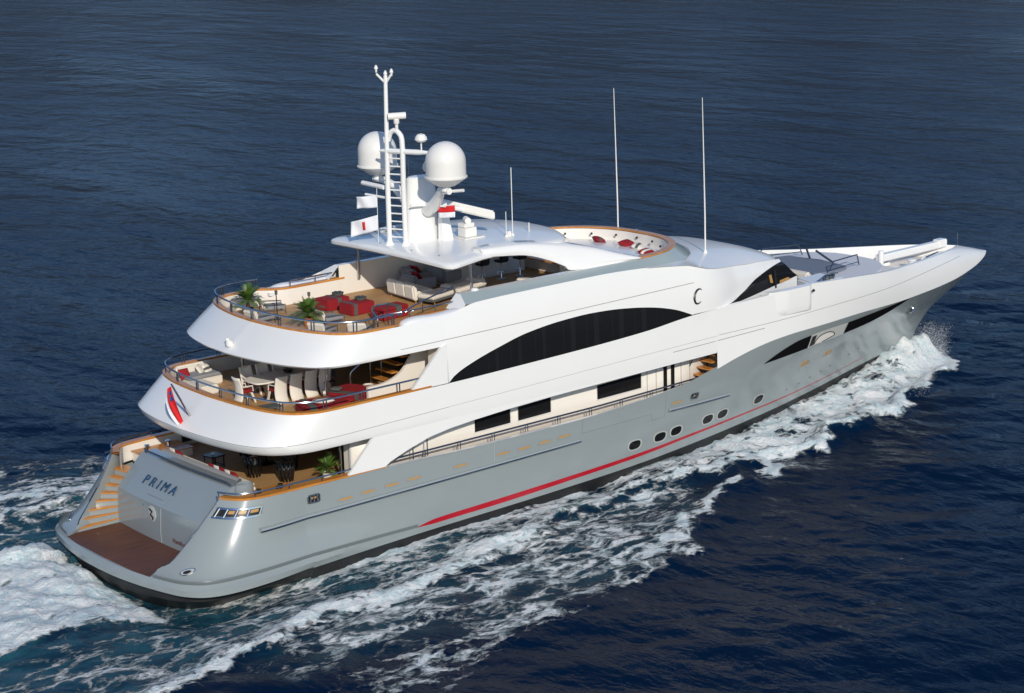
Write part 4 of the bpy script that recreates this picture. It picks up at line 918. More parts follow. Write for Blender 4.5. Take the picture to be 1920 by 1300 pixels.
# bar under the hardtop
MB().box((19.7, 2.25, 8.0), (4.2, .75, 1.02)).build('bar_counter', M['soffit'], Y, bevel=.03)
MB().box((19.7, 2.2, 8.54), (4.4, 1.0, .06)).build('bar_top', M['cap'], Y)
MB().lathe([(.55, 7.49), (.50, 7.7), (.36, 8.0), (.36, 8.5), (.5, 8.55)], (21.4, -1.3, 0), 20).build('bar_end_counter', M['cream'], Y)
MB().slab([(20.7, -2.6), (22.1, -3.2), (22.3, -1.0), (21.2, -.8)], 8.16, 8.22).build('bar_end_top', M['cap'], Y)
MB().slab([(20.9, -2.0), (21.5, -2.5), (21.9, -1.2), (21.2, -1.0)], 7.62, 7.66).build('bar_end_shelf', M['cap'], Y)
# stair hatch on the fly deck, starboard, with rail hoops
for k, (x, y) in enumerate(((10.7, -2.3), (11.6, -2.9))):
    pass
hp_ = MB().tube(spl([(10.4, -3.4, 7.48), (10.4, -3.4, 8.25), (10.5, -3.0, 8.4), (11.0, -2.4, 8.42), (11.6, -2.4, 8.42)], 24), .03).tube(spl([(11.2, -3.5, 8.2), (12.5, -3.2, 8.45), (14.3, -2.9, 8.7)], 12), .03).tube(spl([(10.9, -2.5, 8.05), (11.6, -2.5, 8.05), (12.4, -2.9, 8.1)], 8), .02)
for x, y in ((10.5, -3.0), (11.0, -2.4), (11.6, -2.4), (12.6, -3.2)): hp_.tube([(x, y, 7.48), (x, y, 8.42)], .022)
hp_.build('hatch_rail', M['rail'], Y)
# stern light, ensign staff
MB().lathe([(.0, 7.34), (.12, 7.36), (.15, 7.44), (.13, 7.54), (.05, 7.6), (0, 7.61)], (6.28, 0.0, 0), 14).lathe([(.0, 7.54), (.07, 7.56), (.09, 7.62), (.05, 7.68), (0, 7.69)], (6.20, 0.0, 0), 10).build('stern_camera', M['radome'], Y)
stf = MB().tube([(4.50, -.02, 5.05), (3.80, .0, 6.42)], [.05, .034], 8).build('ensign_staff', M['chrome'], Y)
MB().box((4.62, -.05, 5.02), (.35, .18, .25)).build('staff_socket', M['white'], stf, bevel=.03)

# ------------------------------------------------------------------ loose things on the decks
UF, FF, MF = 5.153, 7.483, 2.603
def rbox(name, c, d, m, par, bev=.04, rz=0, tilt=None, seg=2): return MB().box(c, d, rz, tilt).build(name, m, par, bevel=bev, seg=seg)
# dining table
t_ = thing('dining_table', 'long pale dining table with a flower bowl on the middle deck', 'table', (8.75, -.02, UF))
MB().slab([(x, y) for x, y in oval(0, 0, 1.75, .62, 40, 5)], .70, .755).build('table_top', M['fabw'], t_)
for x in (-.95, .95): MB().lathe([(.28, 0), (.26, .04), (.09, .10), (.09, .62), (.22, .70)], (x, 0, 0), 16).build('pedestal', M['chrome'], t_)
t_ = thing('flower_bowl', 'dark bowl with orange flowers and leaves on the dining table', 'flowers', (8.75, .05, UF+.757))
MB().lathe([(.06, 0), (.16, .03), (.20, .10), (.18, .10), (.1, .05)], n=14).build('bowl', M['black'], t_)
f_ = MB(); fl = MB()
for k in range(46):
    a = random.random()*6.28; r_ = random.random()*.2; p = Vector((r_*math.cos(a), r_*math.sin(a), .08+.14*random.random())); d = Vector((math.cos(a), math.sin(a), .4))*.09
    s_ = Vector((-math.sin(a), math.cos(a), 0))*.035
    (fl if k % 4 == 0 else f_).add([p-s_, p+d*.5, p+s_, p-d*.3+Vector((0, 0, .03))], [(0, 1, 2), (0, 2, 3)])
f_.build('foliage', M['leaf'], t_); fl.build('petals', M['fruit'], t_)
# dining chairs: white shell, crimson seat; local +x is the way the sitter faces
ch = thing('dining_chair', 'white curved dining chair with crimson seat', 'chair', group='white dining chairs round the table')
cv = spl([(-.34, 0), (-.22, .22), (-.20, .50), (-.25, .78), (-.33, 1.0)], 10)
MB().grid([[(x+.05*(1-(2*k/8)**2 if k <= 4 else 1-(2*(8-k)/8)**2)*0-.06*math.cos(math.pi*(k/8-.5)), -.26+.52*k/8, z) for k in range(9)] for x, z in cv]).build('backrest', M['fabw'], ch, solid=.05, off=0)
rbox('seat', (.06, 0, .44), (.50, .46, .09), M['redf'], ch)
for y in (-.24, .24):
    MB().prism([(.28, y-.03, 0), (.34, y-.03, 0), (.20, y-.03, .40), (.12, y-.03, .40)], [(.28, y+.03, 0), (.34, y+.03, 0), (.20, y+.03, .40), (.12, y+.03, .40)]).build('leg', M['fabw'], ch)
    MB().tube([(-.2, y, .66), (.22, y, .64), (.24, y, .44)], .022, 6).build('armrest', M['fabw'], ch)
spots = [(7.73, -.74, 90, 'nearest the stern, starboard side of table'), (8.38, -.74, 90, 'second from the stern, starboard side of table'), (9.03, -.74, 90, 'third from the stern, starboard side of table'), (9.66, -.74, 90, 'farthest forward, starboard side of table'),
         (6.78, .02, 0, 'at the stern end of the table'), (7.6, .86, -90, 'nearest the stern, port side of table'), (8.3, .86, -90, 'second from the stern, port side of table'), (9.0, .86, -90, 'third from the stern, port side of table'), (9.7, .86, -90, 'farthest forward, port side of table')]
for i, (x, y, a, d_) in enumerate(spots):
    lb = 'white dining chair with crimson seat, '+d_
    if i == 0: ch.location = (x, y, UF); ch.rotation_euler = (0, 0, R(a)); ch['label'] = lb
    else: dup(ch, (x, y, UF), R(a), lb)
# cushions: two lens shapes with a dark welt
def pillow(name, label, cat, loc, rz, sx, sy, sz, m, stripe=None, tiltx=0, group=None):
    t_ = thing(name, label, cat, loc, rz, group); n = 8
    up_ = [[(sx*(i/n-.5), sy*(j/n-.5), sz*.5+sz*.5*((1-(2*i/n-1)**4)*(1-(2*j/n-1)**4))**.6) for i in range(n+1)] for j in range(n+1)]
    lo = [[(x, y, sz-z) for x, y, z in r] for r in up_]
    a = MB().grid(up_).grid(lo).build('cushion_body', m, t_, smooth=80)
    if stripe:
        k = MB(); k.grid([[(sx*(i/n-.5)*1.0, sy*q, sz*.5+.006+sz*.5*((1-(2*i/n-1)**4)*(1-(2*q)**4))**.6) for i in range(n+1)] for q in (-.12, -.04, .04, .12)])
        k.build('cushion_stripe', M[stripe], t_, smooth=80)
    if tiltx: t_.rotation_euler = (tiltx, 0, rz)
    return t_
# crimson daybeds, starboard quarter of the upper deck
def daybed(label, loc, rz, lx, ly, h, band_x, group):
    t_ = thing('daybed', label, 'daybed', loc, rz, group)
    rbox('base', (0, 0, h*.42), (lx*.97, ly*.97, h*.84), M['redf'], t_)
    rbox('mattress', (0, 0, h*.90), (lx, ly, h*.28), M['redf'], t_, .05)
    rbox('throw', (band_x, 0, h*.60), (.30, ly*1.02, h*.96), M['chark'], t_, .03)
    return t_
daybed('low crimson daybed beside the stern rail of the middle deck', (8.05, -3.15, UF), R(-16), 1.75, 1.25, .40, -.55, 'crimson daybeds on the middle deck')
daybed('low crimson daybed beside the middle deck pillar and staircase', (9.65, -2.45, UF), R(28), 1.55, 1.15, .40, -.45, 'crimson daybeds on the middle deck')
pillow('throw_cushion', 'oval white cushion with black piping on the stern crimson daybed', 'cushion', (7.95, -3.35, UF+.42), R(-25), .75, .42, .16, M['fabw'], 'chark')
pillow('throw_cushion', 'dark round cushion on the daybed beside the pillar', 'cushion', (9.2, -2.35, UF+.43), R(30), .40, .40, .14, M['chark'])
# port sofa on the upper deck
so2 = thing('corner_sofa', 'white upholstered sofa along the port stern rail of the middle deck', 'sofa', (7.05, 3.35, UF), 0)
rbox('base', (-.05, .1, .17), (1.5, .85, .34), M['fabw'], so2); rbox('seat_cushion', (-.05, .05, .40), (1.5, .85, .13), M['fabg'], so2, .05)
rbox('backrest', (-.05, .58, .52), (1.5, .18, .45), M['fabw'], so2, .05)
rbox('chaise', (-.55, -.9, .17), (.75, 1.1, .34), M['fabw'], so2)
for k, (x, y, m_, st, lb) in enumerate(((6.35, 3.5, 'redf', None, 'crimson and black cushion at the stern end of the port sofa'), (7.35, 3.55, 'fabw', 'chark', 'white cushion with a dark stripe on the port sofa'), (7.05, 3.6, 'fabw', None, 'plain white cushion in the middle of the port sofa'))):
    pillow('throw_cushion', lb, 'cushion', (x, y, UF+.50), R(20*k), .42, .42, .15, M[m_], st, tiltx=R(55))
rt_ = thing('round_side_table', 'low white round table at the foot of the port deck pillar', 'side table', (8.55, 2.25, UF))
MB().lathe([(.55, 0), (.58, .05), (.58, .10), (0, .11)], n=24).build('table_top', M['fabw'], rt_)
pn = thing('planter', 'white tub planter beside the starboard staircase', 'planter', (10.55, -2.45, UF))
MB().lathe([(.16, 0), (.20, .30), (.20, .42), (.17, .42), (.16, .36)], n=16).build('tub', M['fabw'], pn); MB().lathe([(.165, .37), (0, .38)], n=16).build('soil', M['soil'], pn)
bs = thing('deck_chair', 'black folding chair standing by the staircase', 'chair', (9.85, -.9, UF), R(160))
MB().box((0, 0, .42), (.45, .45, .04)).build('seat', M['black'], bs); MB().box((-.22, 0, .68), (.04, .42, .30)).build('backrest', M['black'], bs)
for x in (-.2, .2):
    for y in (-.2, .2): MB().tube([(x, y, 0), (x*.8, y, .42)], .018, 6).build('leg', M['black'], bs)
tb = thing('low_table', 'low dark table with a lamp by the stern rail of the middle deck', 'side table', (6.55, -2.0, UF), R(-8))
rbox('table_top', (0, 0, .30), (.75, .55, .05), M['chark'], tb, .01)
for x in (-.3, .3):
    for y in (-.2, .2): MB().tube([(x, y, 0), (x, y, .29)], .02, 6).build('leg', M['chark'], tb)
# --- fly deck
def ottoman(label, loc, rz, band_x, lx, ly, h):
    t_ = thing('ottoman', label, 'ottoman', loc, rz, 'crimson ottomans on the top deck')
    rbox('base', (0, 0, h*.5), (lx, ly, h), M['redf'], t_, .035)
    rbox('throw', (band_x, 0, h*.5+.005), (.20, ly*1.02, h*1.02), M['chark'], t_, .02)
    return t_
ottoman('square crimson ottoman with a charcoal throw across its middle', (12.15, 1.95, FF), R(3), .05, 1.10, .84, .44)
ottoman('square crimson ottoman with a charcoal throw along its aft edge', (12.36, .62, FF), R(3), -.38, 1.10, .84, .44)
for (x, y, lb) in ((12.5, 2.05, 'dark wicker tray on the farther crimson ottoman'), (12.62, .72, 'dark wicker tray on the nearer crimson ottoman')):
    tr = thing('tray', lb, 'tray', (x, y, FF+.452)); MB().lathe([(.20, 0), (.24, .10), (.22, .10), (.19, .02), (0, .02)], n=14).build('tray_body', M['chark'], tr)
    for k in range(3): MB().lathe([(.05, .02), (.055, .14), (.045, .14), (.04, .03)], (.09*math.cos(k*2.1), .09*math.sin(k*2.1), 0), 8).build('glass_jar', M['grass'], tr)
daybed('crimson daybed seen through the hatch rails of the top deck', (12.75, -.95, FF), R(5), 1.35, .75, .44, .15, None)
def sofa(label, loc, rz, lx, m, n=3, arm=False, group=None):
    """back towards local -x"""
    t_ = thing('sofa', label, 'sofa', loc, rz, group)
    rbox('base', (.35, 0, .24), (.95, lx, .20), M[m], t_); 
    for k in range(n):
        w_ = lx/n; rbox('seat_cushion', (.42, -lx/2+w_*(k+.5), .40), (.78, w_*.97, .16), M[m], t_, .05)
        rbox('back_cushion', (-.06, -lx/2+w_*(k+.5), .44), (.22, w_*.98, .56), M[m], t_, .06, tilt=('Y', R(-6)))
    for y in (-lx/2+.1, lx/2-.1):
        for x in (0, .7): MB().tube([(x, y, 0), (x, y, .16)], .025, 6).build('leg', M['cap'], t_)
    if arm:
        for y in (-lx/2-.06, lx/2+.06): rbox('armrest', (.35, y, .38), (.95, .14, .42), M[m], t_, .04)
    return t_
sofa('white three seat sofa with its back towards the stern', (14.95, 1.12, FF), R(-6), 2.05, 'fabw', 3)
sofa('grey armchair in the shade, farthest to port under the hardtop', (16.7, 3.0, FF), R(0), .95, 'fabg', 1, True, 'grey armchairs under the hardtop')
sofa('grey armchair in the shade, in front of the bar end under the hardtop', (17.55, 2.3, FF), R(10), .95, 'fabg', 1, True, 'grey armchairs under the hardtop')
sofa('pale grey armchair just behind the white sofa, in the shade', (16.0, 2.0, FF), R(0), .95, 'fabg', 1, True, 'grey armchairs under the hardtop')
for (x, y, m_, lb) in ((16.95, 3.0, 'redf', 'dark red cushion on the farthest grey armchair'), (17.8, 2.3, 'redf', 'dark red cushion on the armchair nearest the bar'), (16.25, 2.0, 'redf', 'dark red cushion on the armchair behind the white sofa')):
    pillow('throw_cushion', lb, 'cushion', (x, y, FF+.56), R(90), .48, .48, .16, M[m_], None, tiltx=R(50))
def chaise(label, loc, rz):
    t_ = thing('chaise', label, 'lounger', loc, rz, 'white chaises beside the starboard coaming')
    rbox('frame', (0, 0, .20), (1.75, .80, .10), M['chark'], t_, .02); rbox('mattress', (0, 0, .33), (1.80, .84, .18), M['fabw'], t_, .06); rbox('headrest', (.68, 0, .46), (.40, .80, .12), M['fabw'], t_, .05)
    for x in (-.75, .75):
        for y in (-.33, .33): MB().tube([(x, y, 0), (x, y, .16)], .025, 6).build('leg', M['cap'], t_)
chaise('white padded chaise next to the white sofa, in the sun', (15.75, -.15, FF), R(14)); chaise('white padded chaise close to the starboard hardtop pillar', (17.2, .10, FF), R(14)); chaise('white padded chaise farthest forward, half hidden by the coaming', (18.6, -1.4, FF), R(14))
def stool(label, x, y):
    t_ = thing('bar_stool', label, 'bar stool', (x, y, FF), R(90), 'bar stools under the hardtop')
    MB().lathe([(.22, 0), (.22, .02), (.04, .04), (.03, .06), (.03, .70), (.05, .72)], n=16).build('pedestal', M['chrome'], t_)
    MB().tube([(0, -.20, .28), (.18, -.10, .28), (.18, .10, .28), (0, .20, .28)], .018, 6).build('footrest', M['chrome'], t_)
    rbox('seat', (0, 0, .76), (.46, .46, .10), M['black'], t_, .04); rbox('backrest', (-.20, 0, .93), (.08, .46, .32), M['black'], t_, .03)
stool('black bar stool nearest the hardtop pillar', 19.1, 1.35); stool('black bar stool between two other stools', 20.05, 1.30); stool('black bar stool farthest forward at the bar', 21.0, 1.25)
def palm(label, x, y, z, h, spread, n, seed, pot, cat='palm', group=None, stemh=.0, name='potted_palm'):
    rr = random.Random(seed); t_ = thing(name, label, cat, (x, y, z), 0, group)
    MB().lathe([(.15, 0), (.21, .30), (.22, .36), (.19, .36), (.18, .30)], n=18).build('pot', M[pot], t_); MB().lathe([(.185, .31), (0, .33)], n=16).build('soil', M['soil'], t_)
    MB().tube([(0, 0, .3), (.01, .0, .3+stemh*.5), (0, .01, .32+stemh)], [.07, .075, .06], 9).build('trunk', M['trunk'], t_)
    b_ = MB(); z0 = .32+stemh
    for k in range(n):
        a = k*2.399+rr.random()*.4; el = R(75-70*(k/n))+rr.uniform(-.12, .12); L = spread*rr.uniform(.85, 1.1); P = []
        for i in range(8):
            q_ = i/7; r_ = L*q_*math.cos(el)*(1-.12*q_); zz = z0+L*q_*math.sin(el)-.55*L*q_*q_*(.35+.5*math.cos(el)); P.append(Vector((r_*math.cos(a), r_*math.sin(a), zz)))
        sd = Vector((-math.sin(a), math.cos(a), 0))
        for i in range(7): b_.add([P[i]-sd*.006, P[i]+sd*.006, P[i+1]+sd*.005, P[i+1]-sd*.005], [(0, 1, 2, 3)])
        for i in range(18):
            q_ = .10+.88*i/17; j = min(6, int(q_*7)); p = P[j].lerp(P[j+1], q_*7-j); d = (P[j+1]-P[j]).normalized(); ll = .34*L*math.sin(math.pi*min(1, q_*.85+.12))**.7
            for sg in (-1, 1):
                tip = p+(sd*sg*.75+d*.75).normalized()*ll+Vector((0, 0, .22*ll-.25*ll*q_)); w_ = d*.020
                b_.add([p-w_, p+w_, tip], [(0, 1, 2)])
    b_.build('fronds', M['leaf'], t_, smooth=10)
palm('dark green potted palm at the port quarter of the top deck', 9.05, 3.05, FF, 1, .88, 32, 1, 'chark', group='potted palms on the top deck', stemh=.30)
palm('bright green potted palm at the centre of the top deck stern', 9.75, .05, FF, 1, .88, 32, 2, 'terra', group='potted palms on the top deck', stemh=.14)
def lounge(label, x, y, a):
    t_ = thing('lounge_chair', label, 'lounge chair', (x, y, FF), R(a), 'low lounge chairs along the stern rail of the top deck')
    rbox('seat_cushion', (0, 0, .24), (.85, .70, .12), M['fabg'], t_, .04); rbox('backrest', (-.44, 0, .40), (.12, .70, .40), M['fabw'], t_, .04, tilt=('Y', R(-20)))
    for y_ in (-.37, .37): MB().tube([(.42, y_, 0), (.42, y_, .34), (-.42, y_, .40), (-.42, y_, 0)], .025, 6).build('side_frame', M['chark'], t_)
lounge('low lounge chair beside the dark green palm', 10.15, 3.05, -20); lounge('low lounge chair at the rail between the two palms', 8.75, 1.75, 10); lounge('low lounge chair just starboard of the bright palm', 10.55, -.15, 0); lounge('low lounge chair tucked against the stern rail, starboard corner', 9.25, -1.6, 25); lounge('low lounge chair farthest starboard by the cap rail end', 10.2, -2.6, 40)
for x, y, lb in ((9.6, 1.9, 'thin black stand lamp between the lounge chairs, port side'), (10.3, .75, 'thin black stand lamp beside the bright palm')):
    t_ = thing('stand_lamp', lb, 'lamp', (x, y, FF)); MB().lathe([(.14, 0), (.14, .03), (.02, .04), (.02, .95)], n=12).build('stand', M['black'], t_); MB().lathe([(.05, .95), (.06, 1.1), (0, 1.12)], n=10).build('lantern', M['chark'], t_)
# raft covers on the side shelves
def cover(label, sg):
    t_ = thing('raft_cover', label, 'cover', (12.35, sg*4.24, 8.032)); rows = []
    for i in range(41):
        q_ = i/40; x = -1.55+3.1*q_; s_ = (1-abs(2*q_-1)**6)**.5; hh_ = (.20+.025*math.sin(q_*9))*s_
        rows.append([(x, .27*math.cos(math.pi*k/12)*(.3+.7*s_), max(0, hh_*math.sin(math.pi*k/12)**.55)) for k in range(13)])
    MB().grid(rows).build('canvas', M['fabc'], t_, smooth=60)
cover('white canvas raft cover on the starboard shelf by the grey coaming', -1); cover('white canvas raft cover on the port shelf outside the top deck', 1)
# cushions in the forward well
for (x, y, a, m_, st, lb) in ((24.3, 2.45, 20, 'fabw', 'chark', 'white cushion with a dark stripe, nearest the hardtop in the forward well'), (25.4, 1.35, 60, 'redf', 'chark', 'crimson cushion in the middle of the forward sunpad'), (25.65, -.1, 10, 'redf', None, 'crimson cushion beside the turquoise towel'), (25.5, -.95, 30, 'fabw', 'chark', 'white cushion with a dark stripe farther forward on the sunpad'), (24.9, -2.1, 10, 'redf', 'fabw', 'crimson cushion against the starboard side of the forward well')):
    pillow('throw_cushion', lb, 'cushion', (x, y, 8.21), R(a), .72, .5, .24, M[m_], st, tiltx=R(18))
tw = thing('beach_towel', 'turquoise towel laid on the forward sunpad', 'towel', (24.85, .15, 8.20), R(70)); MB().grid([[(-.6+1.2*i/8, -.35+.7*j/4, .02+.015*math.sin(i*1.3+j)) for i in range(9)] for j in range(5)]).build('cloth', M['cyan'], tw, solid=.02)
# --- main deck
def bchair(label, x, y, a):
    t_ = thing('barrel_chair', label, 'chair', (x, y, MF), R(a), 'black slatted barrel chairs on the lower aft deck')
    MB().lathe([(.30, .40), (.31, .45), (0, .46)], n=18).build('seat', M['black'], t_); MB().lathe([(.27, .46), (.27, .52), (0, .53)], n=18).build('seat_cushion', M['chark'], t_)
    for k in range(9):
        q_ = R(70+k*27.5); MB().grid([[(.24*math.cos(q_+d), .24*math.sin(q_+d), 0), (.31*math.cos(q_+d), .31*math.sin(q_+d), .42), (.35*math.cos(q_+d), .35*math.sin(q_+d), .78)] for d in (-.15, .15)]).build('back_slat', M['black'], t_, solid=.02)
    MB().tube([(.36*math.cos(R(70+i*11)), .36*math.sin(R(70+i*11)), .79) for i in range(21)], .035, 8).build('top_rail', M['black'], t_)
    for k in range(3): MB().tube([(.22*math.cos(R(-50+k*50)), .22*math.sin(R(-50+k*50)), 0), (.28*math.cos(R(-50+k*50)), .28*math.sin(R(-50+k*50)), .42)], .025, 6).build('leg', M['black'], t_)
bchair('black slatted barrel chair standing alone near the starboard rail', 7.05, -2.05, 60); bchair('black slatted barrel chair with a pale cushion, in the middle of the lower deck', 6.5, -.75, 30); bchair('black slatted barrel chair behind the dark table in the shade', 8.0, -.9, 150); bchair('black slatted barrel chair farthest to port beside the dark table', 7.7, 1.6, 200)
pillow('throw_cushion', 'pale cream cushion on a black barrel chair', 'cushion', (6.42, -.85, MF+.62), R(30), .34, .34, .14, M['fabw'], None, tiltx=R(60))
t_ = thing('dining_table', 'dark table with a grey top in the shade of the lower deck', 'table', (7.65, .3, MF)); MB().slab([(x, y) for x, y in oval(0, 0, 1.0, .8, 30, 3)], .68, .73).build('table_top', M['fabg'], t_); MB().lathe([(.4, 0), (.36, .05), (.10, .1), (.10, .6), (.3, .68)], n=18).build('pedestal', M['black'], t_)
t_ = thing('side_table', 'small black square side table with a white cup', 'side table', (6.05, 1.2, MF), R(8)); rbox('table_top', (0, 0, .46), (.60, .60, .05), M['black'], t_, .01)
for x in (-.25, .25):
    for y in (-.25, .25): MB().tube([(x, y, 0), (x, y, .44)], .03, 6).build('leg', M['black'], t_)
MB().tube([(-.25, -.25, .08), (.25, -.25, .08), (.25, .25, .08), (-.25, .25, .08), (-.25, -.25, .08)], .02, 6).build('stretcher', M['black'], t_)
t_ = thing('cup', 'white cup on the small black side table', 'cup', (6.02, 1.2, MF+.487)); MB().lathe([(.04, 0), (.055, .10), (.045, .10), (.035, .02), (0, .02)], n=12).build('cup_body', M['fabw'], t_)
palm('leafy green plant in a white pot by the starboard bulkhead', 8.05, -3.25, MF, 1, .75, 16, 5, 'fabw', 'plant', None, .15, 'potted_plant')
for i, (y, m_, lb) in enumerate(((-.35, 'redf', 'crimson bench cushion, port end of the starboard row'), (-.72, 'fabw', 'white bench cushion, second of the starboard row'), (-1.08, 'redf', 'crimson bench cushion in the middle of the starboard row'), (-1.45, 'fabw', 'white bench cushion, fourth of the starboard row'), (-1.82, 'redf', 'crimson bench cushion, starboard end of the row'), (2.35, 'fabw', 'white bench cushion at the port end of the transom bench'), (1.95, 'redf', 'crimson bench cushion near the port end of the transom bench'))):
    pillow('bench_pillow', lb, 'cushion', (5.0, y, 3.10), R(90), .36, .42, .14, M[m_], None, tiltx=R(62), group='cushions along the transom bench')
# --- flags
def cloth(p0, ru, rv, nu, nv, amp, ph, u0=0, u1=1, v0=0, v1=1, off=0, nrm=(0, 1, 0), fr=7):
    p0, ru, rv, n_ = Vector(p0), Vector(ru), Vector(rv), Vector(nrm)
    return MB().grid([[p0+ru*(u0+(u1-u0)*i/nu)+rv*(v0+(v1-v0)*j/nv)+n_*(off+amp*(u0+(u1-u0)*i/nu)*math.sin(fr*(u0+(u1-u0)*i/nu)+2.2*(v0+(v1-v0)*j/nv)+ph)) for i in range(nu+1)] for j in range(nv+1)])
en = thing('ensign_flag', 'red ensign hanging limp from the stern staff', 'flag', (3.80, 0, 6.35))
def drape(u0, u1, v0, v1, off, nu=10, nv=18):
    rows = []
    for j in range(nv+1):
        v = v0+(v1-v0)*j/nv; w_ = .14+.40*math.sin(math.pi*min(1, .12+.80*v)); r = []
        for i in range(nu+1):
            u = u0+(u1-u0)*i/nu; k = u*w_
            p = Vector((.30*v+.10*v*v, 0, -1.42*v-.10*v*v))+Vector((-.20, .55, -.35))*k*1.35
            p += Vector((-.7, -.6, .1))*(.055*math.sin(11*u+3.5*v)*(.3+v)+.05*math.sin(4.2*v+1)+off)
            r.append(p)
        rows.append(r)
    return MB().grid(rows)
drape(0, .76, 0, 1.0, 0).build('red_field', M['flagr'], en, solid=.006)
drape(.76, 1.0, .08, .93, 0).build('pale_fold', M['flagw'], en, solid=.006)
cn = drape(.08, .50, .10, .34, .016, 6, 6).build('blue_canton', M['flagb'], en, solid=.004)
drape(.08, .50, .20, .24, .024, 6, 2).build('canton_cross', M['flagr'], cn, solid=.004)
drape(0, .30, 1.0, 1.10, 0, 4, 3).build('flag_hem', M['flagw'], en, solid=.006)
f1 = thing('signal_flag', 'plain white flag blowing from the upper port halyard', 'flag', (13.78, 1.0, 11.75)); cloth((0, 0, 0), (-.50, .66, -.06), (.02, 0, -.46), 14, 8, .07, 0, nrm=(.8, .6, 0)).build('flag_cloth', M['flagw'], f1, solid=.006)
f2 = thing('signal_flag', 'white flag with a red emblem blowing from the lower port halyard', 'flag', (13.78, 1.0, 11.0)); cloth((0, 0, 0), (-.66, .88, -.30), (.02, 0, -.58), 16, 8, .08, 1, nrm=(.8, .6, 0)).build('flag_cloth', M['flagw'], f2, solid=.006)
cloth((0, 0, 0), (-.66, .88, -.30), (.02, 0, -.58), 4, 6, .08, 1, .45, .55, .2, .75, -.03, nrm=(.8, .6, 0)).build('flag_emblem', M['flagr'], f2, solid=.006)
f3 = thing('courtesy_flag', 'red over white flag blowing from the starboard yard of the mast', 'flag', (15.22, -.95, 11.38)); kw = dict(ru=(.30, -.62, .06), rv=(0, 0, -.46), nrm=(.8, .6, 0))
cloth((0, 0, 0), nu=10, nv=4, amp=.05, ph=0, v0=0, v1=.55, **kw).build('red_band', M['flagr'], f3, solid=.006); cloth((0, 0, 0), nu=10, nv=4, amp=.05, ph=0, v0=.55, v1=1, **kw).build('white_band', M['flagw'], f3, solid=.006)
MB().tube([(13.78, 1.0, 9.9), (13.80, 1.0, 12.1)], .012, 5).build('halyard', M['radome'], mast)

# ------------------------------------------------------------------ the sea
def vnoise(x, y, seed=0):
    xi = np.floor(x).astype(np.int64); yi = np.floor(y).astype(np.int64); xf = x-xi; yf = y-yi
    def g(ix, iy):
        h = (ix*374761393 + iy*668265263 + seed*982451653) & 0x7fffffff
        h = ((h ^ (h >> 13))*1274126177) & 0x7fffffff; h = h ^ (h >> 16)
        a = (h & 0xffff)/65536.0*2*np.pi; return np.cos(a), np.sin(a)
    u = xf*xf*xf*(xf*(xf*6-15)+10); v = yf*yf*yf*(yf*(yf*6-15)+10)
    def d(ox, oy):
        gx, gy = g(xi+ox, yi+oy); return gx*(xf-ox)+gy*(yf-oy)
    a = d(0, 0)*(1-u)+d(1, 0)*u; b_ = d(0, 1)*(1-u)+d(1, 1)*u
    return a*(1-v)+b_*v
def fbm(x, y, o=4, seed=0, gain=.5):
    r = 0; a = 1; f = 1
    for k in range(o): r = r+a*vnoise(x*f, y*f, seed+k); a *= gain; f *= 2.03
    return r
def sstep(a, b_, x): t = np.clip((x-a)/(b_-a), 0, 1); return t*t*(3-2*t)
def stroke(X, Y_, pts):
    """pts: (x, y, half width, strength) polyline -> soft field"""
    out = np.zeros_like(X)
    for (x0, y0, w0, s0), (x1, y1, w1, s1) in zip(pts[:-1], pts[1:]):
        dx, dy = x1-x0, y1-y0; t = np.clip(((X-x0)*dx+(Y_-y0)*dy)/(dx*dx+dy*dy), 0, 1)
        d = np.hypot(X-x0-t*dx, Y_-y0-t*dy); w_ = w0+(w1-w0)*t; s_ = s0+(s1-s0)*t
        out = np.maximum(out, s_*np.exp(-(d/w_)**2))
    return out
STEP = .17
gx = np.arange(-14, 58, STEP); gy = np.arange(-34, 20, STEP)
def grow(a, sgn, far=9000):
    r = []; st = STEP; p = a
    while abs(p) < far: st *= 1.22; p += sgn*st; r.append(p)
    return r
gx = np.r_[grow(gx[0], -1)[::-1], gx, grow(gx[-1], 1)]; gy = np.r_[grow(gy[0], -1)[::-1], gy, grow(gy[-1], 1)]
X, Yg = np.meshgrid(gx, gy)
AY = np.abs(Yg)
core = sstep(-22, -12, X)*(1-sstep(56, 66, X))*sstep(-44, -32, Yg)*(1-sstep(18, 30, Yg))
hwx = np.array([-.2, .5, 1.2, 2.2, 4, 8, 14, 20, 25, 30, 34, 38, 41, 43.5, 45.2]); hwy = np.array([0, 4.0, 4.6, 5.0, 5.2, 4.95, 4.7, 4.55, 4.2, 3.6, 2.9, 2.0, 1.25, .5, 0])
HW = np.interp(X, hwx, hwy); 
D = np.where((X > -.2) & (X < 45.2), AY-HW, np.hypot(np.where(X < 0, -.2-X, X-45.2), AY))      # distance off the hull side
W1 = fbm(X*.35, Yg*.35, 3, 11); W2 = fbm(X*.9, Yg*.9, 3, 23)
Xw = X+1.1*W1; AYw = AY+.9*W1+.35*W2
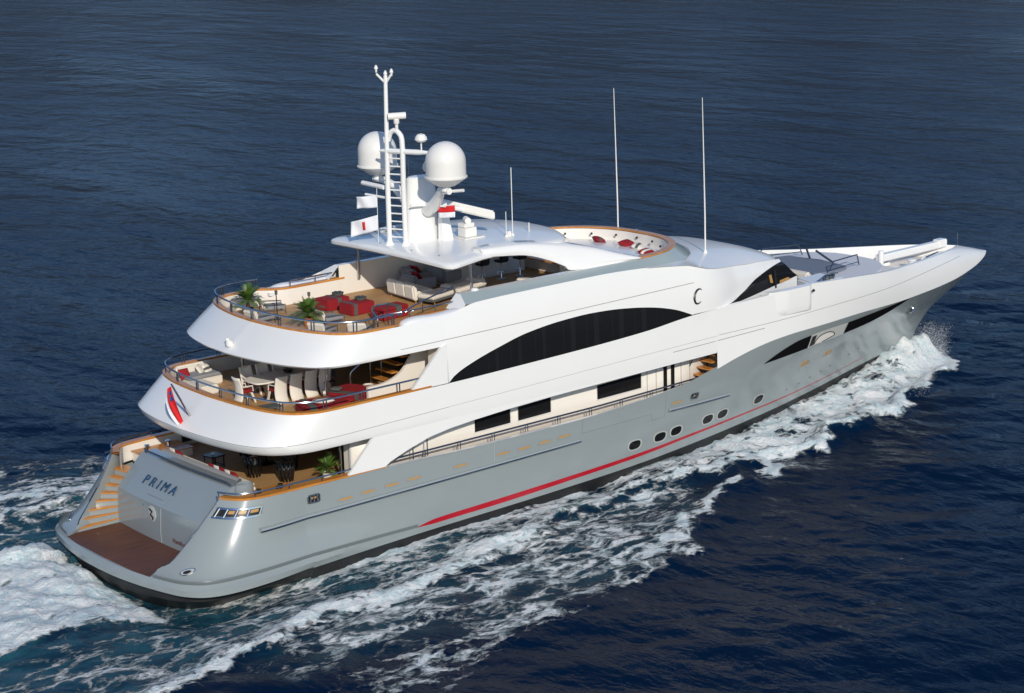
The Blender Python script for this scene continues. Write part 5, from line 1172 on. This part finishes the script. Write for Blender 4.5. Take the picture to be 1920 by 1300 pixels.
# foam density
yo = np.interp(X, [-14, -3, 0, 3, 6, 9.4, 14.5, 20.5, 25.9, 29, 31, 35, 36, 38, 41.3, 44, 45.6, 47], [12.5, 10.2, 9.3, 8.8, 8.4, 8.1, 6.9, 6.0, 6.9, 7.0, 6.6, 5.4, 6.0, 5.1, 4.0, 2.8, 1.9, .3])
inside = 1-sstep(-.25, .12, AYw-yo)
rel = np.clip(D/np.maximum(.3, yo-HW), 0, 1.5)
stream = inside*np.interp(X, [-14, -6, 0, 4, 9, 14, 20, 25, 28, 36, 42, 46, 47], [.24, .33, .40, .46, .53, .58, .54, .66, .72, .74, .80, .92, 0])
stream *= np.where(X < 4, 1-(1-sstep(.40, .95, rel))*.55*(1-sstep(0, 4, X)), 1)
stream *= np.where(X < 16, .72+.45*sstep(.35, 1.0, rel)*sstep(-8, 6, X), 1)
F = stream
F = np.maximum(F, stroke(Xw, AYw, [(25.6, 8.0, .5, .95), (27.2, 7.2, .55, .95), (29.0, 6.8, .5, .9)]))               # breaking crests of the bow wave
F = np.maximum(F, stroke(Xw, AYw, [(34.8, 5.0, .4, .85), (36, 6.0, .4, .9), (38, 5.1, .4, .85)]))
F = np.maximum(F, stroke(Xw, AYw, [(23.7, 8.0, .28, .95), (21.2, 9.3, .34, .80), (19.0, 10.4, .45, .62), (15.5, 12.3, .7, .52), (11, 12.8, .9, .44), (6, 13.6, 1.1, .36), (0, 15, 1.5, .22)]))
F = np.maximum(F, stroke(Xw, AYw, [(14.5, 7.0, .4, .85), (9.4, 8.1, .4, .85), (5.5, 8.5, .35, .85), (2.9, 8.8, .35, .82), (.2, 9.15, .3, .75), (-3, 9.9, .3, .6), (-7, 11, .4, .4)]))
lace = sstep(-1, 2, X)*(1-sstep(20, 24.5, X))*sstep(.2, -.6, yo-AYw)*(1-sstep(-1.8, .7, AYw-np.interp(X, [0, 8, 15.5, 19, 23.7], [12.5, 13.2, 12.6, 10.6, 8.1])))
F = np.maximum(F, lace*(.40+.14*W1))
wash = (1-sstep(.35, 1.0, X))*(1-sstep(-.6, .3, AYw-np.interp(X, [-14, -6, -2, .2, 1.0], [5.6, 4.3, 3.9, 4.5, 4.9])))
F = np.maximum(F, wash*np.interp(X, [-14, -8, .9], [.72, .86, 1.05]))
F = np.maximum(F, .72*stroke(Xw, AYw, [(10, 8.4, .5, .7), (4.7, 9.8, .5, 1), (1.9, 10.6, .5, 1), (-3, 12, .5, .8)])*(Yg > 0))
F = np.maximum(F, .75*(1-sstep(.05, .5, np.abs(D)))*(X > 6)*(X < 45))
# aerated turquoise water
A = np.maximum(inside*np.interp(X, [-14, -4, 6, 14, 24, 44], [.5, .75, .9, .75, .35, .25]), .9*(1-sstep(-1, 1.8, AYw-5.6))*(1-sstep(.5, 3, X)))
A = np.maximum(A, .45*lace)
A = np.maximum(A, .8*stroke(Xw, AYw, [(6, 6.8, 1.0, .8), (0, 7.6, 1.2, 1), (-6, 8.2, 1.6, 1)]))
# height: swell, bow wave ridge, turbulence
view = R(YAW); ux, uy = np.cos(view), np.sin(view)
S = X*ux+Yg*uy; Q = -X*uy+Yg*ux
swell = .24*fbm(S*.16, Q*.07, 3, 5)+.10*fbm(S*.45, Q*.20, 3, 8)+.05*fbm(S*1.2, Q*.6, 2, 15)
ridge = np.interp(X, [-2, 4, 12, 20, 28, 33, 37, 41, 44, 45.4, 46.2], [-.10, -.05, .05, .12, .30, .42, .58, .85, 1.15, .95, 0])
rw = np.interp(X, [0, 20, 30, 38, 44], [2.2, 1.6, 1.5, 1.3, .8])
H = swell + ridge*(1+.38*fbm(X*1.1, Yg*1.3, 3, 71, .6)*(X > 24))*np.exp(-np.clip(D-.1, 0, 9)**2/rw**2)*np.where(D < -.3, np.exp(-((D+.3)/.5)**2), 1)
edge = np.exp(-((AYw-yo+.35)/.55)**2)
H += edge*np.interp(X, [-10, 0, 8, 15, 24, 27, 36, 43, 46], [.10, .22, .24, .18, .30, .42, .40, .30, 0])
H += .34*stroke(Xw, AYw, [(24.2, 7.9, .8, 1), (21, 9.4, .9, .8), (17, 11.6, 1.0, .55), (10, 13.2, 1.2, .35)])
H += .30*stroke(X, AY, [(4, 10.5, 1.2, .3), (-4, 13.5, 1.6, .9)])
H += np.clip(F, 0, 1)*(.10*fbm(X*.8, Yg*1.3, 3, 31, .5)+.12*fbm(X*2.2, Yg*2.8, 3, 41, .6))*sstep(.2, .6, F)
H += wash*(.10+.16*fbm(X*.6, Yg*.9, 3, 51, .5)+.08*fbm(X*1.9, Yg*2.2, 3, 61, .6))-.50*np.exp(-((X-2.0)/3.0)**2)*np.exp(-(np.clip(AY-5.2, 0, 9)/1.0)**2)*(Yg < 3)+wash*.42*np.exp(-((X+1.2)/2.5)**2)*sstep(-4.5, 2.5, Yg)
H *= core
# keep the water out of the boat
H = np.where((D < -.6) & (X > .8) & (X < 44.5), np.minimum(H, -.1), H)
F = np.clip(F, 0, 1.05)*core; A = np.clip(A, 0, 1)*core
nyr, nxr = X.shape
me = bpy.data.meshes.new('sea'); me.vertices.add(nyr*nxr)
me.vertices.foreach_set('co', np.stack([X, Yg, H], -1).astype(np.float32).ravel())
ii = (np.arange(nyr-1)[:, None]*nxr+np.arange(nxr-1)[None]).ravel()
quads = np.stack([ii, ii+1, ii+nxr+1, ii+nxr], -1).astype(np.int32)
me.loops.add(quads.size); me.loops.foreach_set('vertex_index', quads.ravel())
me.polygons.add(len(quads)); me.polygons.foreach_set('loop_start', np.arange(0, quads.size, 4, dtype=np.int32))
me.polygons.foreach_set('use_smooth', np.ones(len(quads), bool)); me.update(); me.validate()
for nm, arr in (('foam', F), ('aer', A)):
    at = me.attributes.new(nm, 'FLOAT', 'POINT'); at.data.foreach_set('value', arr.astype(np.float32).ravel())
sea = bpy.data.objects.new('sea', me); C.objects.link(sea); sea['kind'] = 'structure'

wm = bpy.data.materials.new('sea_water'); wm.use_nodes = True; t = wm.node_tree; t.nodes.clear(); L_ = t.links.new
def N(ty, **kw):
    n = t.nodes.new(ty)
    for k, v in kw.items():
        if k.startswith('i_'): n.inputs[int(k[2:]) if k[2:].isdigit() else k[2:]].default_value = v
        else: setattr(n, k, v)
    return n
def math_(op, a, b_=None, clamp=False):
    n = N('ShaderNodeMath', operation=op); n.use_clamp = clamp
    for i, q in enumerate((a, b_)):
        if q is None: continue
        if isinstance(q, (int, float)): n.inputs[i].default_value = q
        else: L_(q, n.inputs[i])
    return n.outputs[0]
def mrange(v, a, b_, c=0, d=1, smooth=True):
    n = N('ShaderNodeMapRange'); n.interpolation_type = 'SMOOTHSTEP' if smooth else 'LINEAR'; n.clamp = True
    for i, q in enumerate((v, a, b_, c, d)):
        if isinstance(q, (int, float)): n.inputs[i].default_value = q
        else: L_(q, n.inputs[i])
    return n.outputs[0]
geo = N('ShaderNodeNewGeometry')
def mapped(rot, scale, src=None):
    m_ = N('ShaderNodeMapping', vector_type='POINT'); m_.inputs['Rotation'].default_value = (0, 0, rot); m_.inputs['Scale'].default_value = scale
    L_(src or geo.outputs['Position'], m_.inputs[0]); return m_.outputs[0]
def noise(vec, sc, det=3, rough=.5, dist=0):
    n = N('ShaderNodeTexNoise'); n.inputs['Scale'].default_value = sc; n.inputs['Detail'].default_value = det; n.inputs['Roughness'].default_value = rough; n.inputs['Distortion'].default_value = dist
    L_(vec, n.inputs['Vector']); return n
af = N('ShaderNodeAttribute', attribute_name='foam').outputs['Fac']; aa = N('ShaderNodeAttribute', attribute_name='aer').outputs['Fac']
# ripples: crests run across the wind
va = mapped(-view, (1, .42, 1)); vb = mapped(-view+.5, (1, .5, 1)); vc = mapped(-view-.35, (1, .6, 1))
h1 = noise(va, .22, 3, .5, .3).outputs['Fac']; h2 = noise(vb, .75, 3, .55, .4).outputs['Fac']; h3 = noise(vc, 2.6, 4, .6, .5).outputs['Fac']
gust = mrange(noise(mapped(-view, (1, .35, 1)), .035, 3, .55).outputs['Fac'], .32, .68, .55, 1.25)
h4 = noise(vb, 8.0, 3, .6, .4).outputs['Fac']
hh = math_('MULTIPLY', gust, math_('ADD', math_('MULTIPLY', h4, .014), math_('ADD', math_('MULTIPLY', h1, WAVE[0]), math_('ADD', math_('MULTIPLY', h2, WAVE[1]), math_('MULTIPLY', h3, WAVE[2])))))
# foam pattern
wn = noise(mapped(0, (.7, 1, 1)), .7, 4, .6)
off = N('ShaderNodeVectorMath', operation='SUBTRACT'); L_(wn.outputs['Color'], off.inputs[0]); off.inputs[1].default_value = (.5, .5, .5)
sc_ = N('ShaderNodeVectorMath', operation='SCALE'); L_(off.outputs[0], sc_.inputs[0]); sc_.inputs['Scale'].default_value = 1.6
ad = N('ShaderNodeVectorMath', operation='ADD'); L_(geo.outputs['Position'], ad.inputs[0]); L_(sc_.outputs[0], ad.inputs[1])
fv = mapped(0, (.55, 1, .8), ad.outputs[0])
def voro(sc):
    n = N('ShaderNodeTexVoronoi', feature='DISTANCE_TO_EDGE'); n.inputs['Scale'].default_value = sc; L_(fv, n.inputs['Vector']); return n.outputs['Distance']
lc1 = mrange(voro(.95), 0, .30, 1, 0, False); lc2 = mrange(voro(2.7), 0, .32, 1, 0, False)
fb = noise(fv, 1.7, 11, .74).outputs['Fac']; fb2 = noise(mapped(0, (.35, 1, .8), ad.outputs[0]), .55, 4, .6).outputs['Fac']
fs = noise(mapped(.12, (.22, 1.5, .8), ad.outputs[0]), 2.2, 6, .65).outputs['Fac']
fg = noise(mapped(0, (.7, 1, 1), ad.outputs[0]), 7.0, 5, .7).outputs['Fac']
pat = math_('ADD', math_('ADD', math_('MULTIPLY', mrange(fb, .30, .70, 0, 1, False), .20), math_('MULTIPLY', mrange(fs, .32, .68, 0, 1, False), .14)), math_('ADD', math_('MULTIPLY', lc1, .20), math_('ADD', math_('MULTIPLY', lc2, .14), math_('ADD', math_('MULTIPLY', mrange(fb2, .3, .7, 0, 1, False), .20), math_('MULTIPLY', mrange(fg, .3, .7, 0, 1, False), .14)))))
pat = math_('ADD', math_('MULTIPLY', math_('SUBTRACT', pat, .475), 2.1), .5)
thr = math_('SUBTRACT', 1.0, af)
fac = mrange(pat, math_('SUBTRACT', thr, .14), math_('ADD', thr, .26))
fac = math_('MULTIPLY', math_('MULTIPLY', fac, .94), mrange(af, .03, .18))
foamh = math_('MULTIPLY', fac, math_('ADD', math_('ADD', math_('MULTIPLY', fb, .14), math_('MULTIPLY', fg, .085)), .02))
hall = math_('ADD', hh, foamh)
bp = N('ShaderNodeBump'); bp.inputs['Strength'].default_value = 1; bp.inputs['Distance'].default_value = 1; L_(hall, bp.inputs['Height'])
# water body
wcol = N('ShaderNodeMix', data_type='RGBA'); wcol.inputs[6].default_value = (*WATER, 1); wcol.inputs[7].default_value = (.028, .115, .150, 1)
L_(math_('MULTIPLY', aa, mrange(math_('ADD', math_('MULTIPLY', fb2, .6), math_('MULTIPLY', fb, .4)), .34, .62, .12, 1)), wcol.inputs[0])
wb2 = N('ShaderNodeBsdfPrincipled'); L_(wcol.outputs[2], wb2.inputs['Base Color']); wb2.inputs['Roughness'].default_value = .045; wb2.inputs['IOR'].default_value = 1.333; wb2.inputs['Specular IOR Level'].default_value = WSPEC
L_(bp.outputs[0], wb2.inputs['Normal'])
fcol = N('ShaderNodeMix', data_type='RGBA'); fcol.inputs[6].default_value = (.56, .73, .77, 1); fcol.inputs[7].default_value = (.93, .92, .90, 1); L_(mrange(math_('ADD', math_('MULTIPLY', fb, .45), math_('ADD', math_('MULTIPLY', fg, .35), math_('MULTIPLY', fs, .20))), .40, .58), fcol.inputs[0])
fd = N('ShaderNodeBsdfPrincipled'); L_(fcol.outputs[2], fd.inputs['Base Color']); fd.inputs['Roughness'].default_value = .8; fd.inputs['Specular IOR Level'].default_value = .2
L_(bp.outputs[0], fd.inputs['Normal'])
mx = N('ShaderNodeMixShader'); L_(fac, mx.inputs[0]); L_(wb2.outputs[0], mx.inputs[1]); L_(fd.outputs[0], mx.inputs[2])
ou = N('ShaderNodeOutputMaterial'); L_(mx.outputs[0], ou.inputs[0])
me.materials.append(wm)

# spray thrown up by the bow and the breaking crests
rng = np.random.default_rng(3); sp = MB()
def drop(p, r):
    vs = [Vector(p)+Vector(v)*r for v in ((1, 0, -.4), (-.5, .87, -.4), (-.5, -.87, -.4), (0, 0, 1))]
    sp.add(vs, [(0, 2, 1), (0, 1, 3), (1, 2, 3), (2, 0, 3)])
for k in range(28000):
    s_ = rng.random()**1.3; x = 45.6-s_*8; hw_ = float(np.interp(x, hwx, hwy)); o_ = rng.random()**1.6*(1.0+2.2*s_)
    top = 1.2*(1-s_)**1.2+.35; zz = top*(rng.random()**1.5)*(1-.35*o_/3) + .15
    sg = -1 if rng.random() < .85 else 1
    drop((x+.25*rng.normal()+.3*o_, sg*(hw_+.05+o_+.1*zz), max(.1, zz)), .004+.009*rng.random()**2)
spm = mat('spray_white', (.85, .86, .87), .7)
so_ = sp.build('bow_spray', spm, None, smooth=0); so_['kind'] = 'stuff'; so_['label'] = 'white spray thrown up along the yacht bow'

# distant unseen coastal ridge for the sea to mirror; blue haze painted into colour
hr_ = []
for j, (d, hf) in enumerate(((1500, 0), (1750, .45), (2100, .8), (2500, 1.0), (3200, .6), (4000, -.02))):
    r = []
    for i in range(140):
        a = R(YAW+75-150*i/139); n_ = float(fbm(np.array([i*.11+3*j*.07]), np.array([j*.8]), 5, 77, .55)[0]); e_ = min(1, i/20, (139-i)/20)
        d_ = d*(1+.10*n_); r.append((CAM.x+d_*math.cos(a), CAM.y+d_*math.sin(a), -2+(330+300*n_)*hf*e_ if hf > 0 else -4))
    hr_.append(r)
hl = MB().grid(hr_).build('hills', mat('hazy_hills', (.026, .036, .048), .95, var=.5, vscale=.004), None, smooth=60); hl['kind'] = 'structure'
